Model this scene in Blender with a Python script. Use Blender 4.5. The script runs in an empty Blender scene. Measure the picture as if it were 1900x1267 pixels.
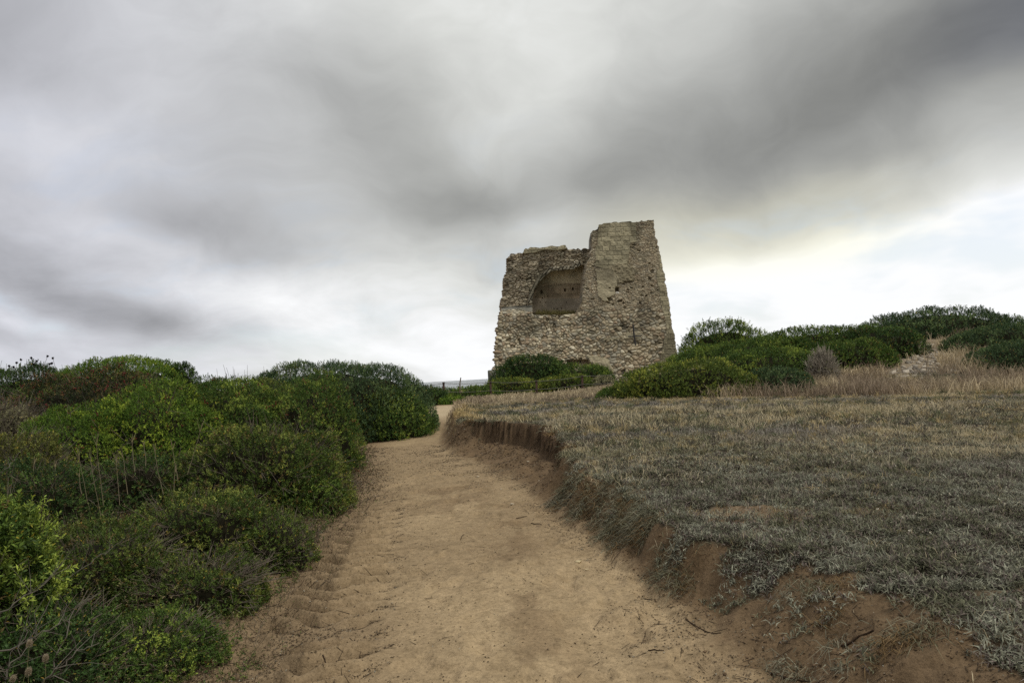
import bpy, math
import numpy as np
from mathutils import Matrix, Euler, Vector

scene = bpy.context.scene
COL = scene.collection
R = math.radians
rng = np.random.default_rng(7)

# ------------------------------------------------------------------ camera
FPX, CX, CY = 1266.7, 950.0, 633.5          # focal length and centre, in pixels of the 1900x1267 photograph
CAM_Z, PITCH, ROLL = 1.6, R(3.0), R(-3.2)
cam_data = bpy.data.cameras.new("camera")
cam_data.sensor_width = 36.0
cam_data.lens = 24.0
cam_data.clip_start = 0.05
cam_data.clip_end = 60000.0
cam = bpy.data.objects.new("camera", cam_data)
COL.objects.link(cam)
CM = Matrix.Translation((0, 0, CAM_Z)) @ Euler((math.pi / 2 + PITCH, 0, 0)).to_matrix().to_4x4() @ Matrix.Rotation(ROLL, 4, 'Z')
cam.matrix_world = CM
scene.camera = cam
ROT = np.array(CM.to_3x3())
ORG = np.array([0, 0, CAM_Z])


def ray(px, py):
    v = np.stack([(np.asarray(px, float) - CX) / FPX, (CY - np.asarray(py, float)) / FPX, -np.ones_like(np.asarray(px, float))], -1)
    return v @ ROT.T


def at_d(px, py, d):                         # the point at distance d (world Y) seen at a place of the photograph
    r = ray(px, py)
    return ORG + r * (np.asarray(d) / r[..., 1])[..., None]


def at_z(px, py, z):
    r = ray(px, py)
    return ORG + r * ((z - CAM_Z) / r[..., 2])[..., None]


def project(P):
    q = (np.asarray(P) - ORG) @ ROT
    return CX + FPX * q[..., 0] / -q[..., 2], CY - FPX * q[..., 1] / -q[..., 2]


# ------------------------------------------------------------------ view
scene.view_settings.view_transform = 'Standard'
scene.view_settings.look = 'None'
scene.view_settings.gamma = 1.0
scene.view_settings.exposure = 0.22
scene.view_settings.use_curve_mapping = False
scene.cycles.max_bounces = 5
scene.cycles.diffuse_bounces = 3
scene.cycles.transparent_max_bounces = 4
scene.cycles.use_adaptive_sampling = True
scene.cycles.adaptive_threshold = 0.01
scene.cycles.use_denoising = False

# ------------------------------------------------------------------ sun
SUN_EL, SUN_AZ = R(62), R(115)               # azimuth clockwise from +Y; high, behind the camera to the right
sun_data = bpy.data.lights.new("sun", 'SUN')
sun_data.energy = 1.5
sun_data.angle = R(18)
sun_data.color = (1.0, 0.955, 0.88)
sun = bpy.data.objects.new("sun", sun_data)
COL.objects.link(sun)
sd = Vector((math.sin(SUN_AZ) * math.cos(SUN_EL), math.cos(SUN_AZ) * math.cos(SUN_EL), math.sin(SUN_EL)))
sun.rotation_euler = sd.to_track_quat('Z', 'Y').to_euler()

# ------------------------------------------------------------------ world: sky texture under a drifting cloud deck
world = bpy.data.worlds.new("World")
scene.world = world
world.use_nodes = True
WT = world.node_tree
WT.nodes.clear()


class NB:
    def __init__(s, tree):
        s.t = tree

    def n(s, kind, **kw):
        o = s.t.nodes.new(kind)
        for k, v in kw.items():
            setattr(o, k, v)
        return o

    def put(s, sock, v):
        if hasattr(v, 'is_linked') or hasattr(v, 'links'):
            s.t.links.new(v, sock)
        else:
            sock.default_value = v

    def m(s, op, a, b=None, c=None, clamp=False):
        o = s.n('ShaderNodeMath', operation=op, use_clamp=clamp)
        s.put(o.inputs[0], a)
        if b is not None:
            s.put(o.inputs[1], b)
        if c is not None:
            s.put(o.inputs[2], c)
        return o.outputs[0]

    def vm(s, op, a, b=None, out=0):
        o = s.n('ShaderNodeVectorMath', operation=op)
        s.put(o.inputs[0], a)
        if b is not None:
            s.put(o.inputs[1], b)
        return o.outputs[out]

    def comb(s, x, y, z=0.0):
        o = s.n('ShaderNodeCombineXYZ')
        s.put(o.inputs[0], x); s.put(o.inputs[1], y); s.put(o.inputs[2], z)
        return o.outputs[0]

    def sep(s, v):
        o = s.n('ShaderNodeSeparateXYZ')
        s.put(o.inputs[0], v)
        return o.outputs

    def noise(s, vec, scale, detail=3, rough=0.5, out=0, **kw):
        o = s.n('ShaderNodeTexNoise', **kw)
        s.put(o.inputs['Vector'], vec)
        o.inputs['Scale'].default_value = scale
        o.inputs['Detail'].default_value = detail
        o.inputs['Roughness'].default_value = rough
        return o.outputs[out]

    def mix(s, f, a, b, mode='MIX'):
        o = s.n('ShaderNodeMix', data_type='RGBA', blend_type=mode)
        s.put(o.inputs[0], f); s.put(o.inputs[6], a); s.put(o.inputs[7], b)
        return o.outputs[2]

    def mapr(s, v, a, b, c=0.0, d=1.0, smooth=True):
        o = s.n('ShaderNodeMapRange', interpolation_type='SMOOTHSTEP' if smooth else 'LINEAR')
        s.put(o.inputs[0], v)
        for i, q in enumerate((a, b, c, d)):
            o.inputs[1 + i].default_value = q
        return o.outputs[0]

    def ramp(s, v, stops):
        o = s.n('ShaderNodeValToRGB')
        e = o.color_ramp.elements
        while len(e) < len(stops):
            e.new(0.5)
        for q, (p, c) in zip(e, stops):
            q.position = p
            q.color = (*c, 1)
        s.put(o.inputs[0], v)
        return o.outputs[0]


def build_sky():
    w = NB(WT)
    tc = w.n('ShaderNodeTexCoord').outputs['Generated']
    d = w.vm('NORMALIZE', tc)
    dx, dy, dz = w.sep(d)
    k = w.m('ADD', dy, 1.0001)
    S = w.comb(w.m('DIVIDE', dx, k), w.m('DIVIDE', dz, k))             # stereographic about the north
    # the deck overhead: plane coordinates, stretched along the wind
    zz = w.m('ADD', w.m('MAXIMUM', dz, 0.0), 0.10)
    deck = w.comb(w.m('DIVIDE', w.m('ADD', dx, w.m('MULTIPLY', dy, 0.10)), zz), w.m('MULTIPLY', w.m('DIVIDE', dy, zz), 0.36), 0.0)
    n1 = w.noise(deck, 1.3, 3, 0.42)
    n2 = w.noise(deck, 3.4, 2, 0.45)
    nb = w.noise(S, 4.0, 2, 0.5, out=1)
    warp = w.vm('MULTIPLY', w.vm('SUBTRACT', nb, (0.5, 0.5, 0.5)), (0.12, 0.08, 0.0))
    nb2 = w.noise(S, 11.0, 2, 0.5, out=1)
    warp2 = w.vm('MULTIPLY', w.vm('SUBTRACT', nb2, (0.5, 0.5, 0.5)), (0.06, 0.035, 0.0))
    P = w.vm('ADD', w.vm('ADD', S, warp), warp2)
    # cloud banks, plus corners darkened for lens falloff: centre, half sizes, tilt, lift or drop of brightness
    blobs = [
        (-30, -20, 170, 200, 0, -.10), (60, 225, 170, 70, -12, .07), (340, 330, 260, 80, -8, .07), (500, 120, 300, 90, -25, -.02),
        (860, 10, 420, 120, 0, .10), (990, 190, 170, 110, 30, .06), (700, 130, 90, 120, -45, -.04), (1540, 20, 230, 70, 20, -.08),
        (1450, 215, 430, 120, 17, -.135), (1200, 270, 200, 60, 14, -.04), (1800, 90, 300, 130, 22, -.12), (1930, 0, 130, 150, 0, -.12), (1060, 310, 130, 50, 28, -.045),
        (1440, 355, 170, 34, 12, .05),
        (1700, 610, 800, 160, 6, .30), (1850, 440, 420, 85, 20, .20), (1400, 490, 330, 50, 12, .12),
        (150, 520, 300, 50, -22, -.11), (330, 580, 170, 34, -10, -.08), (200, 560, 200, 30, -18, -.03), (420, 410, 130, 42, -12, -.09), (830, 372, 130, 52, 6, -.10),
        (620, 350, 340, 85, -6, -.055), (700, 250, 200, 60, -25, -.04), (560, 478, 110, 26, -4, -.05), (250, 420, 110, 40, -20, .05),
        (620, 530, 300, 60, 0, .13), (720, 650, 460, 80, 2, .13), (1000, 420, 130, 40, 8, .08), (60, 320, 160, 60, -10, -.03),
        (0, 590, 120, 14, -5, .05), (20, 628, 60, 16, -15, -.05),
    ]
    B = None
    for (px, py, rx, ry, ang, wt) in blobs:
        r = ray(px, py); r = r / np.linalg.norm(r)
        c = (r[0] / (1 + r[1]), r[2] / (1 + r[1]))
        mp = w.n('ShaderNodeMapping', vector_type='TEXTURE')
        w.put(mp.inputs['Vector'], P)
        mp.inputs['Location'].default_value = (c[0], c[1], 0)
        mp.inputs['Rotation'].default_value = (0, 0, R(ang) + ROLL)
        mp.inputs['Scale'].default_value = (rx / FPX / 2, ry / FPX / 2, 1)
        q = w.vm('DOT_PRODUCT', mp.outputs[0], mp.outputs[0], out=1)
        g = w.m('EXPONENT', w.m('MULTIPLY', q, -1.0))
        B = w.m('MULTIPLY_ADD', g, wt, 0.725 if B is None else B)
    B = w.m('MULTIPLY_ADD', w.m('SUBTRACT', n1, 0.5), 0.10, B)
    B = w.m('MULTIPLY_ADD', w.m('SUBTRACT', n2, 0.5), 0.055, B)
    n4 = w.noise(w.vm('MULTIPLY', w.vm('ADD', P, warp), (1.0, 1.9, 1.0)), 5.5, 6, 0.56)
    B = w.m('MULTIPLY_ADD', w.m('SUBTRACT', n4, 0.5), 0.17, B)
    n5 = w.noise(w.vm('MULTIPLY', w.vm('ADD', P, w.vm('MULTIPLY', warp2, (1.5, 1.5, 0.0))), (1.0, 1.7, 1.0)), 15.0, 5, 0.58)
    B = w.m('MULTIPLY_ADD', w.m('SUBTRACT', n5, 0.5), 0.10, B)
    # small broken cloud low down on the left
    low = w.m('MULTIPLY', w.m('MULTIPLY', w.mapr(dz, 0.03, 0.09), w.mapr(dz, 0.26, 0.14)), w.mapr(dx, 0.15, -0.1, 0.15, 1.0))
    lowdeck = w.comb(w.m('DIVIDE', dx, zz), w.m('MULTIPLY', w.m('DIVIDE', dy, zz), 1.6), 0.0)
    n3 = w.noise(w.vm('MULTIPLY', P, (1.0, 2.2, 1.0)), 26.0, 4, 0.6)
    B = w.m('MULTIPLY_ADD', w.m('MULTIPLY', low, w.m('SUBTRACT', n3, 0.5)), 0.13, B)
    B = w.m('MINIMUM', w.m('MAXIMUM', B, 0.30), 0.93)
    lin = w.m('POWER', B, 2.2)
    side = w.mapr(dx, -0.62, -0.05)
    tint = w.mix(side, (0.98, 0.995, 1.075, 1), (0.985, 1.0, 0.965, 1))
    hi = w.mapr(B, 0.80, 0.93)
    tint = w.mix(hi, tint, (1.0, 1.01, 1.02, 1))
    cream = w.m('MULTIPLY', w.m('MULTIPLY', w.mapr(dx, 0.05, 0.2), w.mapr(dx, 0.6, 0.4)), w.m('MULTIPLY', w.mapr(dz, 0.1, 0.16), w.mapr(dz, 0.30, 0.2)))
    tint = w.mix(w.m('MULTIPLY', cream, w.mapr(B, 0.5, 0.7)), tint, (1.03, 1.02, 0.88, 1))
    far_r = w.mapr(dx, 0.42, 0.66)
    tint = w.mix(w.m('MULTIPLY', far_r, w.mapr(B, 0.6, 0.4)), tint, (0.94, 0.99, 1.12, 1))
    cloud = w.mix(1.0, tint, w.comb(lin, lin, lin), 'MULTIPLY')
    sky = w.n('ShaderNodeTexSky', sky_type='NISHITA', sun_disc=False, sun_elevation=SUN_EL, sun_rotation=SUN_AZ,
              air_density=1.0, dust_density=2.0, ozone_density=1.0)
    # gaps in the deck let the blue through near the horizon
    gap = w.m('MULTIPLY', w.mapr(dz, 0.42, 0.12), w.mapr(w.noise(w.vm('MULTIPLY', P, (1.0, 3.0, 1.0)), 7.0, 4, 0.6), 0.45, 0.65))
    gap = w.m('MULTIPLY', gap, w.mapr(B, 0.66, 0.78))
    gap = w.m('MULTIPLY', gap, 0.32)
    b1 = w.n('ShaderNodeBackground'); w.put(b1.inputs[0], cloud); b1.inputs[1].default_value = 1.0
    b2 = w.n('ShaderNodeBackground'); w.put(b2.inputs[0], sky.outputs[0]); b2.inputs[1].default_value = 0.15   # within the open-sky range
    ms = w.n('ShaderNodeMixShader')
    w.put(ms.inputs[0], gap); w.put(ms.inputs[1], b1.outputs[0]); w.put(ms.inputs[2], b2.outputs[0])
    out = w.n('ShaderNodeOutputWorld')
    w.put(out.inputs[0], ms.outputs[0])


build_sky()
world.cycles.sampling_method = 'MANUAL'
world.cycles.sample_map_resolution = 512


# ------------------------------------------------------------------ numpy helpers
def _hash(i, j, k=0, s=0):
    h = (i.astype(np.int64) * 374761393 + j.astype(np.int64) * 668265263 + np.asarray(k, np.int64) * 2147483647 + s * 974711) & 0xFFFFFFFF
    h = ((h ^ (h >> 13)) * 1274126177) & 0xFFFFFFFF
    h = ((h ^ (h >> 16)) * 2246822519) & 0xFFFFFFFF
    return ((h ^ (h >> 15)) & 0xFFFFFF) / float(0xFFFFFF)


def vnoise(x, y, s=0):
    xi, yi = np.floor(x), np.floor(y)
    fx, fy = x - xi, y - yi
    fx = fx * fx * (3 - 2 * fx); fy = fy * fy * (3 - 2 * fy)
    a, b = _hash(xi, yi, 0, s), _hash(xi + 1, yi, 0, s)
    c, d = _hash(xi, yi + 1, 0, s), _hash(xi + 1, yi + 1, 0, s)
    return (a + (b - a) * fx) * (1 - fy) + (c + (d - c) * fx) * fy


def fbm(x, y, o=4, s=0, g=0.5):
    t, a, n = 0, 1.0, 0
    for q in range(o):
        t = t + a * vnoise(x * 2 ** q + 17.3 * q, y * 2 ** q - 9.1 * q, s + q); n += a; a *= g
    return t / n


def vnoise3(p, s=0):
    pi = np.floor(p); f = p - pi; f = f * f * (3 - 2 * f)
    r = 0
    for dx in (0, 1):
        for dy in (0, 1):
            for dz in (0, 1):
                wgt = (f[:, 0] if dx else 1 - f[:, 0]) * (f[:, 1] if dy else 1 - f[:, 1]) * (f[:, 2] if dz else 1 - f[:, 2])
                r = r + wgt * _hash(pi[:, 0] + dx, pi[:, 1] + dy, pi[:, 2] + dz, s)
    return r


def sstep(a, b, x):
    t = np.clip((x - a) / (b - a), 0, 1)
    return t * t * (3 - 2 * t)


def unit(v):
    return v / np.maximum(np.linalg.norm(v, axis=-1, keepdims=True), 1e-9)


def lin(c, g=1.0):
    c = np.asarray(c, float) / 255.0
    return np.where(c <= .04045, c / 12.92, ((c + .055) / 1.055) ** 2.4) * g


def new_mesh(name, V, F, color=None, mat=None, smooth=False):
    """V (n,3); F (m,k) faces of k corners, or a list of such arrays"""
    Fs = F if isinstance(F, list) else [F]
    Fs = [np.asarray(f, np.int32) for f in Fs if len(f)]
    me = bpy.data.meshes.new(name)
    V = np.asarray(V, np.float32)
    me.vertices.add(len(V)); me.vertices.foreach_set('co', V.ravel())
    loops = np.concatenate([f.ravel() for f in Fs])
    tot = np.concatenate([np.full(len(f), f.shape[1], np.int32) for f in Fs])
    st = np.concatenate([[0], np.cumsum(tot)[:-1]]).astype(np.int32)
    me.loops.add(len(loops)); me.loops.foreach_set('vertex_index', loops)
    me.polygons.add(len(tot)); me.polygons.foreach_set('loop_start', st); me.polygons.foreach_set('loop_total', tot)
    if smooth:
        me.polygons.foreach_set('use_smooth', np.ones(len(tot), bool))
    if color is not None:
        a = me.color_attributes.new('col', 'FLOAT_COLOR', 'POINT')
        c = np.ones((len(V), 4), np.float32); c[:, :3] = color
        a.data.foreach_set('color', c.ravel())
    me.update(calc_edges=True)
    if mat:
        me.materials.append(mat)
    return me


def link(name, me, parent=None, loc=None):
    o = bpy.data.objects.new(name, me)
    COL.objects.link(o)
    if parent is not None:
        o.parent = parent
    if loc is not None:
        o.location = loc
    return o


def tag(o, label=None, cat=None, group=None, kind=None):
    if label: o['label'] = label
    if cat: o['category'] = cat
    if group: o['group'] = group
    if kind: o['kind'] = kind
    return o


def grid_faces(nr, nc, off=0):
    i = np.arange(nr - 1)[:, None] * nc + np.arange(nc - 1)[None, :]
    i = i.ravel() + off
    return np.stack([i, i + 1, i + 1 + nc, i + nc], 1)


def rand_unit(n):
    return unit(rng.normal(size=(n, 3)))


def perp(d):
    a = np.where(np.abs(d[:, 2:3]) < .9, [[0, 0, 1.0]], [[1.0, 0, 0]])
    return unit(np.cross(d, a))


def leaf_verts(p, d, n, l, w, bend=.15):
    """leaf blades as bent diamonds"""
    s = unit(np.cross(d, n)); n = np.cross(s, d)
    l = l[:, None]; w = w[:, None]
    v = np.stack([p, p + d * l * .45 + s * w * .5 + n * l * bend * .5, p + d * l - n * l * bend, p + d * l * .45 - s * w * .5 + n * l * bend * .5], 1)
    return v.reshape(-1, 3), np.arange(len(p) * 4).reshape(-1, 4)


def blade_verts(p, d, s, l, w, droop):
    """grass blade: quad below, triangle on top, leaning over"""
    l = l[:, None]; w = w[:, None]
    a = p - s * w * .5; b = p + s * w * .5
    mid = p + d * l * .55
    c = mid + s * w * .38; e = mid - s * w * .38
    h = unit(np.concatenate([d[:, :2], np.zeros((len(d), 1))], 1))
    tip = p + d * l + (h * .7 - np.array([0, 0, 1.0])) * l * droop[:, None]
    V = np.stack([a, b, c, e, tip], 1).reshape(-1, 3)
    i = np.arange(len(p))[:, None] * 5
    return V, [i + np.array([[0, 1, 2, 3]]), i + np.array([[3, 2, 4]])]


def tube_path(pts, r0, r1, k=4):
    """one tapered stem through pts"""
    pts = np.asarray(pts, float); n = len(pts)
    t = np.gradient(pts, axis=0); t = unit(t)
    u = perp(t); v = np.cross(t, u)
    rr = np.linspace(r0, r1, n)[:, None, None]
    a = np.arange(k) * 2 * math.pi / k
    ring = pts[:, None] + rr * (u[:, None] * np.cos(a)[None, :, None] + v[:, None] * np.sin(a)[None, :, None])
    F = []
    for i in range(n - 1):
        for j in range(k):
            F.append((i * k + j, i * k + (j + 1) % k, (i + 1) * k + (j + 1) % k, (i + 1) * k + j))
    return ring.reshape(-1, 3), np.array(F)


def segs_mesh(A, Bp, ra, rb):
    """many 3-sided stems at once"""
    d = unit(Bp - A); u = perp(d); v = np.cross(d, u)
    ang = np.arange(3) * 2 * math.pi / 3
    o = u[:, None] * np.cos(ang)[None, :, None] + v[:, None] * np.sin(ang)[None, :, None]
    V = np.concatenate([A[:, None] + o * ra[:, None, None], Bp[:, None] + o * rb[:, None, None]], 1).reshape(-1, 3)
    i = np.arange(len(A))[:, None] * 6
    F = np.concatenate([i + np.array([[a, (a + 1) % 3, 3 + (a + 1) % 3, 3 + a]]) for a in range(3)])
    return V, F


class Soup:
    def __init__(s):
        s.V, s.C, s.F, s.n = [], [], {}, 0

    def add(s, V, F, C):
        C = np.broadcast_to(np.asarray(C, float), (len(V), 3)) if np.ndim(C) == 1 else C
        s.V.append(V); s.C.append(C)
        for f in (F if isinstance(F, list) else [F]):
            s.F.setdefault(f.shape[1], []).append(np.asarray(f) + s.n)
        s.n += len(V)

    def build(s, name, mat, parent=None, smooth=False):
        me = new_mesh(name, np.concatenate(s.V), [np.concatenate(f) for f in s.F.values()], np.concatenate(s.C), mat, smooth)
        return link(name, me, parent)


# ------------------------------------------------------------------ materials
def attr_material(name, rough=0.6, spec=0.3, trans=0.0, bump=None, mottle=None):
    m = bpy.data.materials.new(name); m.use_nodes = True
    t = m.node_tree; t.nodes.clear(); w = NB(t)
    a = w.n('ShaderNodeAttribute', attribute_name='col').outputs['Color']
    b = w.n('ShaderNodeBsdfPrincipled')
    w.put(b.inputs['Base Color'], a)
    b.inputs['Roughness'].default_value = rough
    b.inputs['Specular IOR Level'].default_value = spec
    if bump:
        geo = w.n('ShaderNodeNewGeometry').outputs['Position']
        h = None
        for sc, st in bump:
            q = w.m('MULTIPLY', w.noise(geo, sc, 4, 0.65), st)
            h = q if h is None else w.m('ADD', h, q)
        bp = w.n('ShaderNodeBump'); bp.inputs['Distance'].default_value = 1.0; bp.inputs['Strength'].default_value = 1.0
        w.put(bp.inputs['Height'], h); w.put(b.inputs['Normal'], bp.outputs[0])
        v = w.noise(geo, bump[-1][0] * 1.3, 4, 0.7)
        for sc, lo, hi in (mottle or ()):
            a = w.mix(1.0, a, w.ramp(w.noise(geo, sc, 5, 0.72), [(0.30, (lo, lo * .985, lo * .96)), (0.5, (1, 1, 1)), (0.72, (hi, hi, hi))]), 'MULTIPLY')
        w.put(b.inputs['Base Color'], w.mix(1.0, a, w.ramp(v, [(0.25, (.72, .71, .70)), (0.5, (1, 1, 1)), (0.78, (1.25, 1.24, 1.22))]), 'MULTIPLY'))
    o = w.n('ShaderNodeOutputMaterial')
    if trans:
        tr = w.n('ShaderNodeBsdfTranslucent'); w.put(tr.inputs[0], a)
        ms = w.n('ShaderNodeMixShader'); ms.inputs[0].default_value = trans
        w.put(ms.inputs[1], b.outputs[0]); w.put(ms.inputs[2], tr.outputs[0]); w.put(o.inputs[0], ms.outputs[0])
    else:
        w.put(o.inputs[0], b.outputs[0])
    return m


M_LEAF = attr_material('leaf', 0.55, 0.20, 0.18)
M_GRASS = attr_material('grass', 0.75, 0.15, 0.15)
M_WOOD = attr_material('twig', 0.85, 0.15)
M_CORE = attr_material('shade_core', 0.95, 0.05)  # plain dark colour for the added light-blocking core of the shrubs
M_STONE = attr_material('stone', 0.92, 0.12, 0, [(22, .014), (70, .006)], [(.9, .86, 1.08), (6, .82, 1.1)])
M_GROUND = attr_material('sandy_soil', 0.93, 0.12, 0, [(9, .018), (38, .011), (120, .004)], [(2.2, .86, 1.06), (13, .72, 1.12), (42, .66, 1.16)])
M_PEBBLE = attr_material('pebble', 0.8, 0.2)
M_BERRY = attr_material('berry', 0.45, 0.4)
M_RUST = attr_material('rusty_iron', 0.85, 0.25, 0, [(60, .002), (200, .001)])


def sea_material():
    m = bpy.data.materials.new('sea_water'); m.use_nodes = True
    t = m.node_tree; w = NB(t)
    b = t.nodes['Principled BSDF']
    b.inputs['Base Color'].default_value = (.045, .065, .075, 1)
    b.inputs['Roughness'].default_value = 0.22
    p = w.n('ShaderNodeNewGeometry').outputs['Position']
    h = w.noise(w.vm('MULTIPLY', p, (.35, 1.0, 1)), 0.25, 5, .6)
    bp = w.n('ShaderNodeBump'); bp.inputs['Distance'].default_value = 1.2; bp.inputs['Strength'].default_value = .9
    w.put(bp.inputs['Height'], h); w.put(b.inputs['Normal'], bp.outputs[0])
    return m


# ------------------------------------------------------------------ terrain
YK = [0.0, 2.0, 3.4, 3.8, 4.4, 5.0, 6.7, 8.2, 9.8, 11.2, 12.6, 13.7, 15.3, 17.0, 22.0, 26., 30., 34.]
XT = [1.1, 1.0, .95, .93, .90, .86, .60, .30, -.05, -.50, -.95, -1.30, -1.8, -2.0, -2.45, -2.6, -2.8, -3.0]
XC = [2.15, 2.15, 2.15, 2.05, 1.75, 1.36, 1.0, .88, .80, .76, .70, .50, -.85, -1.2, -1.8, -2.05, -2.2, -2.4]
YL = [0.0, 3.8, 4.8, 6.45, 9.2, 11.2, 13.5, 17.5, 20.9, 23.0, 26.0, 30.]
XL = [-1.3, -1.70, -1.9, -2.2, -2.4, -2.75, -3.4, -4.1, -3.8, -3.0, -4.4, -7.]


def bank_x(y):
    wob = (vnoise(y * 1.7, y * 0 + 3.3, 5) - .5) * .40 + (vnoise(y * 5, y * 0 + 8, 6) - .5) * .16 + (vnoise(y * 11, y * 0 + 2, 7) - .5) * .07
    xt = np.interp(y, YK, XT)
    xc = np.maximum(np.interp(y, YK, XC) + wob, xt + .16)
    return xt, xc


def macro(x, y):
    zp = np.interp(y, [0, 12, 16, 23, 30, 40, 52, 62, 76, 90], [0, 0, .04, .18, .42, .55, .85, .75, -8.5, -12])
    # plateau
    hp = np.interp(y, [2, 3, 7, 10, 13.5, 20, 24, 36, 52, 62, 76, 90], [.30, .33, .38, .50, .68, .66, .60, .55, .9, .8, -8.5, -12])
    fall = np.clip(x - 2.5, 0, 14) * .03 * sstep(4, 14, y) * (1 - sstep(20, 27, y))
    hp = hp - fall
    hp = hp + 2.0 * np.exp(-((x - 22) / 9.0) ** 2 - ((y - 37) / 8.5) ** 2) + .75 * np.exp(-((x - 10.5) / 4.5) ** 2 - ((y - 33) / 4.5) ** 2)
    hp = hp + .1 * np.exp(-((x - 17) / 4.0) ** 2 - ((y - 29) / 3.0) ** 2)
    hp = hp + 2.0 * sstep(26, 40, x) * sstep(20, 34, y) * (1 - sstep(50, 62, y))
    # left side
    xl = np.interp(y, YL, XL)
    s = np.maximum(0, xl - x)
    zl = zp + .22 * (1 - np.exp(-s / .9)) + .9 * np.exp(-((x + 10) / 4.5) ** 2 - ((y - 20) / 5.0) ** 2) + .45 * np.exp(-((x + 4.6) / 2.0) ** 2 - ((y - 21) / 2.5) ** 2)
    zl = zl + .8 * sstep(10, 22, -x) * sstep(8, 20, y) * (1 - sstep(50, 62, y))
    return zp, hp, zl, xl, s


def height(x, y, full=False):
    x = np.asarray(x, float); y = np.asarray(y, float)
    zp, hp, zl, xl, s = macro(x, y)
    xt, xc = bank_x(y)
    far = sstep(21, 27, y)
    t = np.clip((x - xt) / (xc - xt), 0, 1)
    scarp = sstep(8.5, 10.5, y) * (1 - sstep(14.9, 15.9, y))             # where the bank breaks off steeply
    tn = t + (fbm(x * 6, y * 6, 3, 21) - .5) * .07
    prof_s = .34 * np.clip(t / .86, 0, 1) ** 1.4 + .66 * sstep(.84, .90, tn)
    prof_g = .35 * sstep(0, .8, t) + .65 * sstep(.35, 1.0, tn)
    prof_b = sstep(0, 1, t)
    prof = prof_s * scarp + prof_g * (1 - scarp)
    prof = prof * (1 - far) + prof_b * far
    z = np.where(x < xl, zl, zp + (hp - zp) * prof)
    # path hollows and small relief
    near = np.exp(-np.maximum(y - 4, 0) / 14)
    onpath = (1 - sstep(0, .15, t)) * (x > xl)
    z = z + (fbm(x * .6, y * .6, 3, 1) - .5) * .10 * (1 - .4 * onpath) * np.clip(y / 8, .4, 1.5)
    z = z + (fbm(x * 3, y * 3, 3, 2) - .5) * .035 * near
    z = z + (fbm(x * 11, y * 11, 3, 3) - .5) * .022 * near - .03 * sstep(.56, .72, fbm(x * 3.4, y * 2.6, 2, 34)) * onpath * (y < 12)
    z = z + (fbm(x * 4, y * 4, 4, 4) - .5) * .20 * np.sin(np.pi * np.clip(t, 0, 1)) * (y < 21)
    z = z + (fbm(x * 9, y * 7, 4, 31) - .5) * .30 * np.sin(np.pi * np.clip(t, 0, 1)) ** 2 * scarp * sstep(.5, .8, t)
    z = z + (fbm(x * 13, y * 13, 3, 32) - .5) * .06 * np.sin(np.pi * np.clip(t, 0, 1)) * (y < 9)
    # tyre tread: herringbone ridges along the left margin
    xr = np.interp(y, [3, 4.2, 5.5, 8, 10], [-1.25, -1.32, -1.5, -1.85, -2.0])
    q = np.abs(x - xr)
    band = np.exp(-(q / .36) ** 4) * (1 - sstep(7, 10, y)) * sstep(.25, .5, fbm(x * 2, y * 2, 2, 40) + .15)
    z = z + band * .065 * np.sin((y - q * .75 + .05 * (vnoise(x * 5, y * 5, 41) - .5)) * 2 * math.pi / .25)
    hum = (1 - np.abs(2 * fbm(x * 2.6, y * 2.6, 3, 33) - 1)) ** 1.5 - .55
    z = z + hum * .10 * sstep(.75, 1.1, t) * (y < 14) * (.4 + .6 * sstep(13, 8, y))
    rut = np.exp(-((x - .35 - (y - 5) * -.02) / .28) ** 2) * (y < 11)
    z = z - .025 * rut
    ox, oy = x * 2.4, y * 1.9
    ci, cj = np.floor(ox), np.floor(oy)
    for a_ in (-1, 0, 1):
        for b_ in (-1, 0, 1):
            hx, hy, hr, hk = [_hash(ci + a_, cj + b_, 0, 300 + q) for q in range(4)]
            dx_ = (ox - ci - a_ - hx) / 2.4; dy_ = (oy - cj - b_ - hy) / 1.9
            an = (hr - .5) * 1.0 + (hk > .75) * 1.3
            u_ = dx_ * np.cos(an) + dy_ * np.sin(an); v_ = -dx_ * np.sin(an) + dy_ * np.cos(an)
            q_ = (u_ / .055) ** 2 + (v_ / .135) ** 2
            z = z + onpath * (y < 14) * (hk > .35) * (-.020 * np.exp(-q_ ** 1.5) + .008 * np.exp(-((np.sqrt(q_) - 1.5) / .3) ** 2))
    if full:
        return z, t, xl, s, onpath, band, scarp
    return z


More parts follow.
